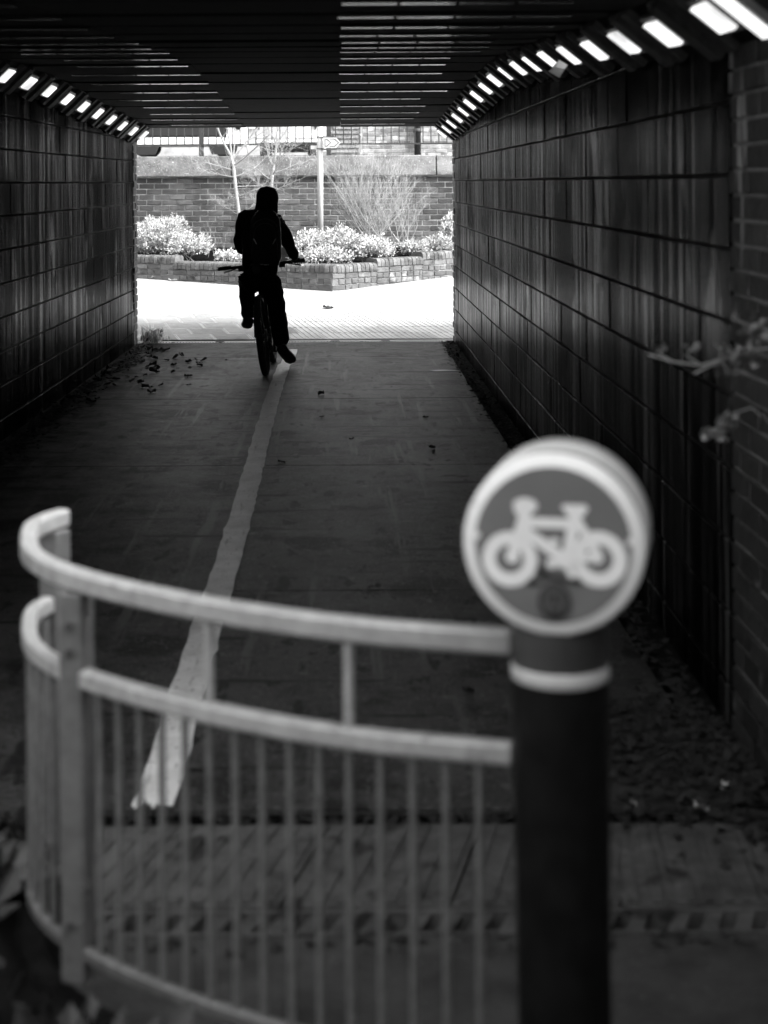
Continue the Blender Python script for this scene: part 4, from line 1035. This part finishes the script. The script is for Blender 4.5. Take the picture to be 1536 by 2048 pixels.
def shoe(ank, toe, drop_):
    a = V[ix[ank]]; b = V[ix[toe]]; u = (b - a); fwd = Vector((u.x, u.y, u.z))
    heel = a + Vector((0, -.03, -.055 - drop_)); ball = b + Vector((0, -.02, -.005)); tip = b + Vector((u.x*.3, .06, u.z*.25))
    skinned('shoe', [a + Vector((0,0,-.01)), heel, heel.lerp(ball, .5), ball, tip], [(0,1),(1,2),(2,3),(3,4)], [(.056,.056), (.056,.050), (.056,.046), (.060,.042), (.044,.028)], 0, [M['shoe']], person, 2, .006, .05)
shoe('anl', 'tol', 0.0); shoe('anr', 'tor', 0.0)

# backpack (worn: a thing of its own)
bp_c = P(531, 478, 14.36); bp = empty('backpack', P(530, 530, 14.36)); tag(bp, 'black backpack with two pale slanted tabs on the rider\'s back', 'backpack')
off = Vector(bp.location)
def bpl(px, py, d): return P(px, py, d) - off
q = MB(); nx, nz = 10, 16
vs = []; fs = []
for j in range(nz + 1):
    t = j / nz
    for i in range(nx * 2):
        a = 2 * math.pi * i / (nx * 2)
        wd = .145 * (1 - .18 * t ** 3) * (1 - max(0, t - .8) ** 2 * 12) * (1 - max(0, .12 - t) * 1.6); dp = .10 * (1 - .35 * t) * (1 - max(0, t - .85) ** 2 * 20)
        ca_, sa_ = math.cos(a), math.sin(a); ex = .55
        x = math.copysign(abs(ca_) ** ex, ca_) * wd; y = math.copysign(abs(sa_) ** ex, sa_) * dp
        vs.append((x, y + .10 * t - .02, t * .50))
for j in range(nz):
    for i in range(nx * 2): fs.append((j*nx*2+i, j*nx*2+(i+1)%(nx*2), (j+1)*nx*2+(i+1)%(nx*2), (j+1)*nx*2+i))
fs += [tuple(reversed(range(nx*2))), tuple(nz*nx*2 + i for i in range(nx*2))]
q.add(vs, fs, 0, True); q.build('bag', M['pack'], bp)
q = MB(); q.tube([(.095*math.cos(a), -.095 + .05*(.26 + .10*math.sin(a))/.5*1.0, .29 + .09*math.sin(a)) for a in [R(x) for x in range(0, 181, 15)]], .004, 6)
q.tube([(-.095, -.10, .29), (-.115, -.11, .16), (-.12, -.115, .05)], .004, 6); q.tube([(.095, -.10, .29), (.115, -.11, .16), (.12, -.115, .05)], .004, 6); q.tube([(.11*math.cos(a), -.075 + .02*math.sin(a), .33 + .09*math.sin(a)) for a in [R(x) for x in range(10, 171, 16)]], .0045, 6)
q.build('piping', M['piping'], bp)
for s in (-1, 1):
    q = MB(); q.hexa([(s*.098 - .007, -.125, .245), (s*.098 + .007, -.125, .245), (s*.098 + .007, -.115, .245), (s*.098 - .007, -.115, .245), (s*.072 - .005, -.128, .195), (s*.072 + .005, -.128, .195), (s*.072 + .005, -.115, .195), (s*.072 - .005, -.115, .195)]) ; q.build('reflective_tab', M['flash'], bp)
q = MB(); q.box((-.04, -.128, .012), (-.012, -.118, .020)); q.box((-.006, -.128, .008), (.02, -.118, .016)); q.box((.026, -.128, .009), (.036, -.118, .018)); q.build('maker_mark', M['flash'], bp)
for s in (-1, 1):
    q = MB(); q.tube([(s*.09, .09, .40), (s*.12, .15, .44), (s*.13, .24, .42), (s*.13, .31, .28)], .018, 8); q.build('strap', M['pack'], bp)

# ------------------------------------------------------------------ raised verge, guardrail
ctrl = [(-.605, 3.46), (-.632, 3.40), (-.645, 3.30), (-.595, 3.08), (-.47, 2.90), (-.24, 2.715), (.015, 2.578), (.262, 2.505)]
def cat(c, n=10):
    out = []
    C_ = [tuple(2*a - b for a, b in zip(c[0], c[1]))] + c + [tuple(2*a - b for a, b in zip(c[-1], c[-2]))]
    for i in range(1, len(C_) - 2):
        p0, p1, p2, p3 = [Vector(x) for x in C_[i-1:i+3]]
        for k in range(n):
            t = k / n; out.append(.5 * ((2*p1) + (-p0 + p2)*t + (2*p0 - 5*p1 + 4*p2 - p3)*t*t + (-p0 + 3*p1 - 3*p2 + p3)*t**3))
    out.append(Vector(c[-1])); return out
cv = cat(ctrl); cv3 = [Vector((p.x, p.y, 0)) for p in cv]
arc = [0]
for a, b in zip(cv3, cv3[1:]): arc.append(arc[-1] + (b - a).length)
def at(s):
    for i in range(len(arc) - 1):
        if s <= arc[i+1]: return cv3[i].lerp(cv3[i+1], (s - arc[i]) / (arc[i+1] - arc[i])), (cv3[i+1] - cv3[i]).normalized()
    return cv3[-1], (cv3[-1] - cv3[-2]).normalized()
ZT, ZM, ZB = 1.0, .822, .318
gr = empty('guardrail', (cv3[20].x, cv3[20].y, .25)); tag(gr, 'curved galvanised guardrail with upright bars in the left foreground', 'guardrail')
G0 = Vector(gr.location)
def grel(o): o.location = -G0; return o
def rrect(w_, h_, r_):
    return [(-w_+r_, -h_), (w_-r_, -h_), (w_, -h_+r_), (w_, h_-r_), (w_-r_, h_), (-w_+r_, h_), (-w_, h_-r_), (-w_, -h_+r_)]
q = MB(); q.sweep([p + Vector((0,0,ZT - .020)) for p in cv3], rrect(.017, .0185, .005)); grel(q.build('top_rail', M['galv'], gr))
q = MB(); q.sweep([p + Vector((0,0,ZM - .017)) for p in cv3], rrect(.015, .016, .004)); grel(q.build('mid_rail', M['galv'], gr))
q = MB(); q.sweep([p + Vector((0,0,ZB - .012)) for p in cv3], rrect(.010, .012, .004)); grel(q.build('bottom_rail', M['galv_dark'], gr))
s_post = min((abs((p.x * FPX / p.y + VX) - 143), a) for p, a in zip(cv3, arc) if p.y < 3.06)[1]
tot = arc[-1]
bar_m = MB().tube([(0,0,ZB - .002), (0,0,ZM - .034)], .0062, 8, cap=False).mesh('bar', M['galv_dark'])
str_m = MB().tube([(0,0,ZM - .002), (0,0,ZT - .042)], .0085, 8, cap=False).mesh('strut', M['galv'])
s = tot - .052; k = 0
while s > .06:
    p, t = at(s)
    if abs(s - s_post) > .035:
        link('bar', bar_m, gr, Vector((p.x, p.y, 0)) - G0)
        if k % 5 == 4 and s > s_post + .08: link('strut', str_m, gr, Vector((p.x, p.y, 0)) - G0)
    s -= .0535; k += 1
for sp_ in (s_post, .03):
    p, t = at(sp_); ang = math.atan2(t.y, t.x)
    q = MB(); q.box((-.024, -.026, .25), (.024, .026, ZT - .040)); 
    o = bevel(q.build('post', M['galv_mid'], gr), .006); o.location = Vector((p.x, p.y, 0)) - G0; o.rotation_euler = (0, 0, R(-18) if sp_ > .1 else R(60))
    if sp_ > .1:
        for z in (.90, ZM + .03, .36):
            b = MB().tube([(0, -.027, z), (0, -.034, z)], .008, 10).build('bolt', M['bolt'], o)
# verge of soil behind the rail, retained by a kerb below it
q = MB(); q.sweep([p + Vector((0,0,.09)) for p in cv3[4:-2]], rrect(.03, .12, .01)); vk = struct(q.build('kerb', M['floor_edge']))
outer = [Vector((p.x - .02, p.y - .02, 0)) for p in cv3]
vs = []; fs = []; NR = 14
apex = Vector((-1.2, .4, 0))
poly = [Vector((-3.2, 3.52, 0)), Vector((-1.6, 3.52, 0)), Vector((-.9, 3.51, 0))] + outer[2:] + [Vector((.25, 1.5, 0)), Vector((.25, -2, 0))]
for p in poly:
    for r_ in range(NR + 1):
        t = r_ / NR; v = p.lerp(apex, t); z = .245 + .10 * min(1, t * 2) + .03 * mnoise.noise((v.x * 5, v.y * 5, 0)) + .015 * mnoise.noise((v.x * 16, v.y * 16, 2))
        if r_ == 0: z = .20
        vs.append((v.x, v.y, z))
for i in range(len(poly) - 1):
    for r_ in range(NR): fs.append((i*(NR+1)+r_, (i+1)*(NR+1)+r_, (i+1)*(NR+1)+r_+1, i*(NR+1)+r_+1))
q = MB(); q.add(vs, fs, 0, True)
n0 = len(poly)
q.add([(p.x, p.y, .202) for p in poly] + [(p.x, p.y, -.05) for p in poly], [(i, i+1, i+1+n0, i+n0) for i in range(n0-1)])
struct(q.build('verge', M['soil']))
litter('leaf_litter', 'dark ivy and leaf litter covering the verge at bottom left', lambda: (lambda x, y: Vector((x, y, .27 + abs(rng.gauss(0, .03)))))(rng.uniform(-1.4, -.1), rng.uniform(2.2, 3.45)) if True else None, 1, .08, M['leaf_dark'])
bpy.data.objects.remove(bpy.data.objects[[o.name for o in COL.objects if o.name.startswith('leaf_litter')][-1]])
q = MB(); cnt = 0
while cnt < 1500:
    x, y = rng.uniform(-1.5, .2), rng.uniform(2.2, 3.48)
    near = min(((p.x - x)**2 + (p.y - y)**2, i) for i, p in enumerate(cv3))
    p, t = cv3[near[1]], (cv3[min(near[1]+1, len(cv3)-1)] - cv3[max(near[1]-1, 0)])
    if t.x * (y - p.y) - t.y * (x - p.x) > -.01 and not (x < -.68): continue
    if x > -.6 and near[0] < .0004: continue
    leaves(q, lambda: (Vector((x, y, .275 + abs(rng.gauss(0, .025)))), Vector((0, 0, .4))), 1, .075, 0, .7, .2); cnt += 1
o = q.build('ground_cover', M['leaf_dark'], fix=False); o['kind'] = 'stuff'; o['label'] = 'dark ivy and leaf litter on the verge at bottom left'; o['category'] = 'ground cover'

# ------------------------------------------------------------------ bollard with cycle sign
BC = Vector((.337, 2.445, 0)); bo = empty('bollard', BC); bo.rotation_euler = (0, R(-.4), R(-14))
tag(bo, 'black round bollard topped by a round bicycle sign in the foreground', 'bollard')
q = MB(); q.lathe([(0, 0), (.070, 0), (.071, .5), (.0735, .925), (.0735, .955)], 48); q.build('post', M['rubber'], bo)
q = MB(); q.lathe([(.0737, .944), (.0750, .946), (.0750, .964), (.0737, .966)], 48); q.build('reflective_band', M['reflect'], bo)
q = MB(); q.lathe([(.0735, .955), (.0725, .99), (.0725, 1.06), (.069, 1.10), (.060, 1.14), (0, 1.145)], 48); q.build('neck', M['neck'], bo)
SC = Vector((0, 0, 1.160)); RS = .135
def disc_y(q, prof, n=72, c=SC, mi=0):
    vs = []
    for r, y in prof:
        for k in range(n):
            a = 2*math.pi*k/n; vs.append(c + Vector((r*math.cos(a), y, r*math.sin(a))))
    fs = [(i*n+k, i*n+(k+1)%n, (i+1)*n+(k+1)%n, (i+1)*n+k) for i in range(len(prof)-1) for k in range(n)]
    q.add(vs, fs, mi, True)
    return q
q = MB(); disc_y(q, [(.001, -.056), (RS - .004, -.056), (RS - .004, -.016), (.001, -.016)]); q.build('groove', M['rubber'], bo)
q = MB(); disc_y(q, [(.001, -.0155), (RS - .003, -.0155), (RS + .001, -.012), (RS + .001, .070), (RS - .006, .074), (.001, .074)]); q.build('sign_housing', M['reflect'], bo)
q = MB(); disc_y(q, [(.001, -.074), (RS - .004, -.074), (RS, -.070), (RS, -.060), (RS - .004, -.0565), (.001, -.0565)]); front = q.build('sign_plate', M['sign_white'], bo)
YF = -.074
U = RS / 615.0
def sx(zx, zy): return ((zx - 778) * U, (840 - zy) * U)
q = MB(); n = 72
q.add([SC + Vector((0, YF - .0010, 0))] + [SC + Vector((530*U*math.cos(2*math.pi*k/n), YF - .0010, 530*U*math.sin(2*math.pi*k/n))) for k in range(n)], [(0, (k+1) % n + 1, k+1) for k in range(n)])
q.build('sign_field', M['sign_field'], front)
sy = MB(); YS = YF - .0020; layer = [0]
def yl(): layer[0] += 1; return YS - .00012 * layer[0]
def ring(cx, cy, r0, r1, n=48):
    y = yl(); x, z = sx(cx, cy)
    sy.add([SC + Vector((x + r*U*math.cos(2*math.pi*k/n), y, z + r*U*math.sin(2*math.pi*k/n))) for r in (r0, r1) for k in range(n)], [(k, (k+1)%n, (k+1)%n+n, k+n) for k in range(n)])
def dot(cx, cy, rx, ry=None, n=28, q=None):
    y = yl(); x, z = sx(cx, cy); ry = ry or rx
    (q or sy).add([SC + Vector((x + rx*U*math.cos(2*math.pi*k/n), y, z + ry*U*math.sin(2*math.pi*k/n))) for k in range(n)], [tuple(range(n))])
def barz(a, b, wd, q=None):
    y = yl(); A = Vector(sx(*a)); B = Vector(sx(*b)); t = (B - A).normalized(); nn = Vector((-t.y, t.x)) * wd * U / 2; t = t * wd * U * .25
    pts_ = [A - t + nn, B + t + nn, B + t - nn, A - t - nn]
    (q or sy).add([SC + Vector((p.x, y, p.y)) for p in pts_], [(0,1,2,3)])
def polyz(P_, q=None):
    y = yl(); (q or sy).add([SC + Vector((sx(*p)[0], y, sx(*p)[1])) for p in P_], [tuple(range(len(P_)))])
ring(485, 945, 96, 188); ring(1085, 920, 96, 188); dot(502, 925, 48); dot(1068, 905, 50)
barz((505, 920), (588, 640), 74); barz((588, 720), (588, 590), 92); dot(595, 572, 82, 46); dot(555, 600, 40); dot(638, 580, 40)
barz((600, 690), (905, 690), 68); barz((590, 750), (860, 930), 78); barz((930, 640), (868, 960), 78)
polyz([(838, 572), (860, 560), (1000, 558), (1022, 580), (985, 640), (885, 640)]); barz((945, 660), (1085, 900), 58); barz((870, 930), (1060, 905), 52); dot(850, 930, 62); dot(790, 810, 34, 22)
barz((870, 960), (905, 1040), 40); dot(905, 1035, 32, 20); dot(770, 960, 34)
sy.build('bicycle_symbol', M['sign_white'], front)
for zx in (262, 1300):
    q = MB(); x, z = sx(zx, 795); q.tube([SC + Vector((x, YF - .001, z)), SC + Vector((x, YF - .006, z))], 24*U, 12); q.build('fixing_lug', M['sign_white'], front)
q = MB(); dot(787, 1222, 112, 128, 40, q); barz((700, 1035), (960, 1085), 34, q); barz((690, 1000), (720, 1060), 50, q); dot(640, 1095, 45, 24, 20, q); q.build('sticker', M['sticker_dark'], front)
q = MB(); ringpts = None
dot(787, 1215, 82, 92, 36, q); q.build('sticker_print', M['sticker_mid'], front)
q = MB(); barz((740, 1170), (770, 1300), 18, q); barz((835, 1170), (805, 1300), 18, q); barz((760, 1230), (815, 1230), 16, q); dot(788, 1180, 30, 22, 16, q); dot(790, 1310, 40, 34, 16, q); q.build('sticker_print', M['sticker_dark'], front)

# ------------------------------------------------------------------ dry climbing stem at the right wall
rt = empty('climbing_plant', (XR, 4.3, .5)); tag(rt, 'dry climbing stem with a few pale leaves in front of the right wall', 'plant')
OB = Vector(rt.location); q = MB()
def wp(px, py, d=3.75): return P(px, py, d) - OB
for path, r in (([(1560, 700), (1500, 705), (1455, 720), (1400, 735), (1345, 728), (1295, 712)], .0024), ([(1455, 720), (1420, 735), (1385, 752)], .0022), ([(1400, 735), (1370, 715), (1378, 705)], .002), ([(1345, 728), (1318, 712), (1322, 703)], .002), ([(1560, 870), (1500, 820), (1455, 835), (1440, 862)], .0013), ([(1455, 835), (1455, 850), (1403, 873)], .0013), ([(1545, 640), (1500, 660), (1462, 640)], .0014)):
    q.tube([wp(x, y) for x, y in path], r, 6)
q.build('stem', M['twig'], rt)
lq = MB()
for cx, cy, n, sg in ((1500, 668, 16, 14), (1462, 728, 20, 14), (1490, 715, 10, 12), (1450, 852, 9, 10), (1445, 880, 6, 8), (1408, 875, 6, 7), (1435, 862, 5, 8), (1378, 703, 3, 5), (1320, 704, 3, 5), (1465, 640, 3, 5)):
    leaves(lq, lambda: (wp(rng.gauss(cx, sg), rng.gauss(cy, sg)), Vector((0, -.3, .2))), int(n * 1.6), .026, 0, .7)
o = lq.build('leaves', M['ivy'], rt, fix=False); o['kind'] = 'stuff'
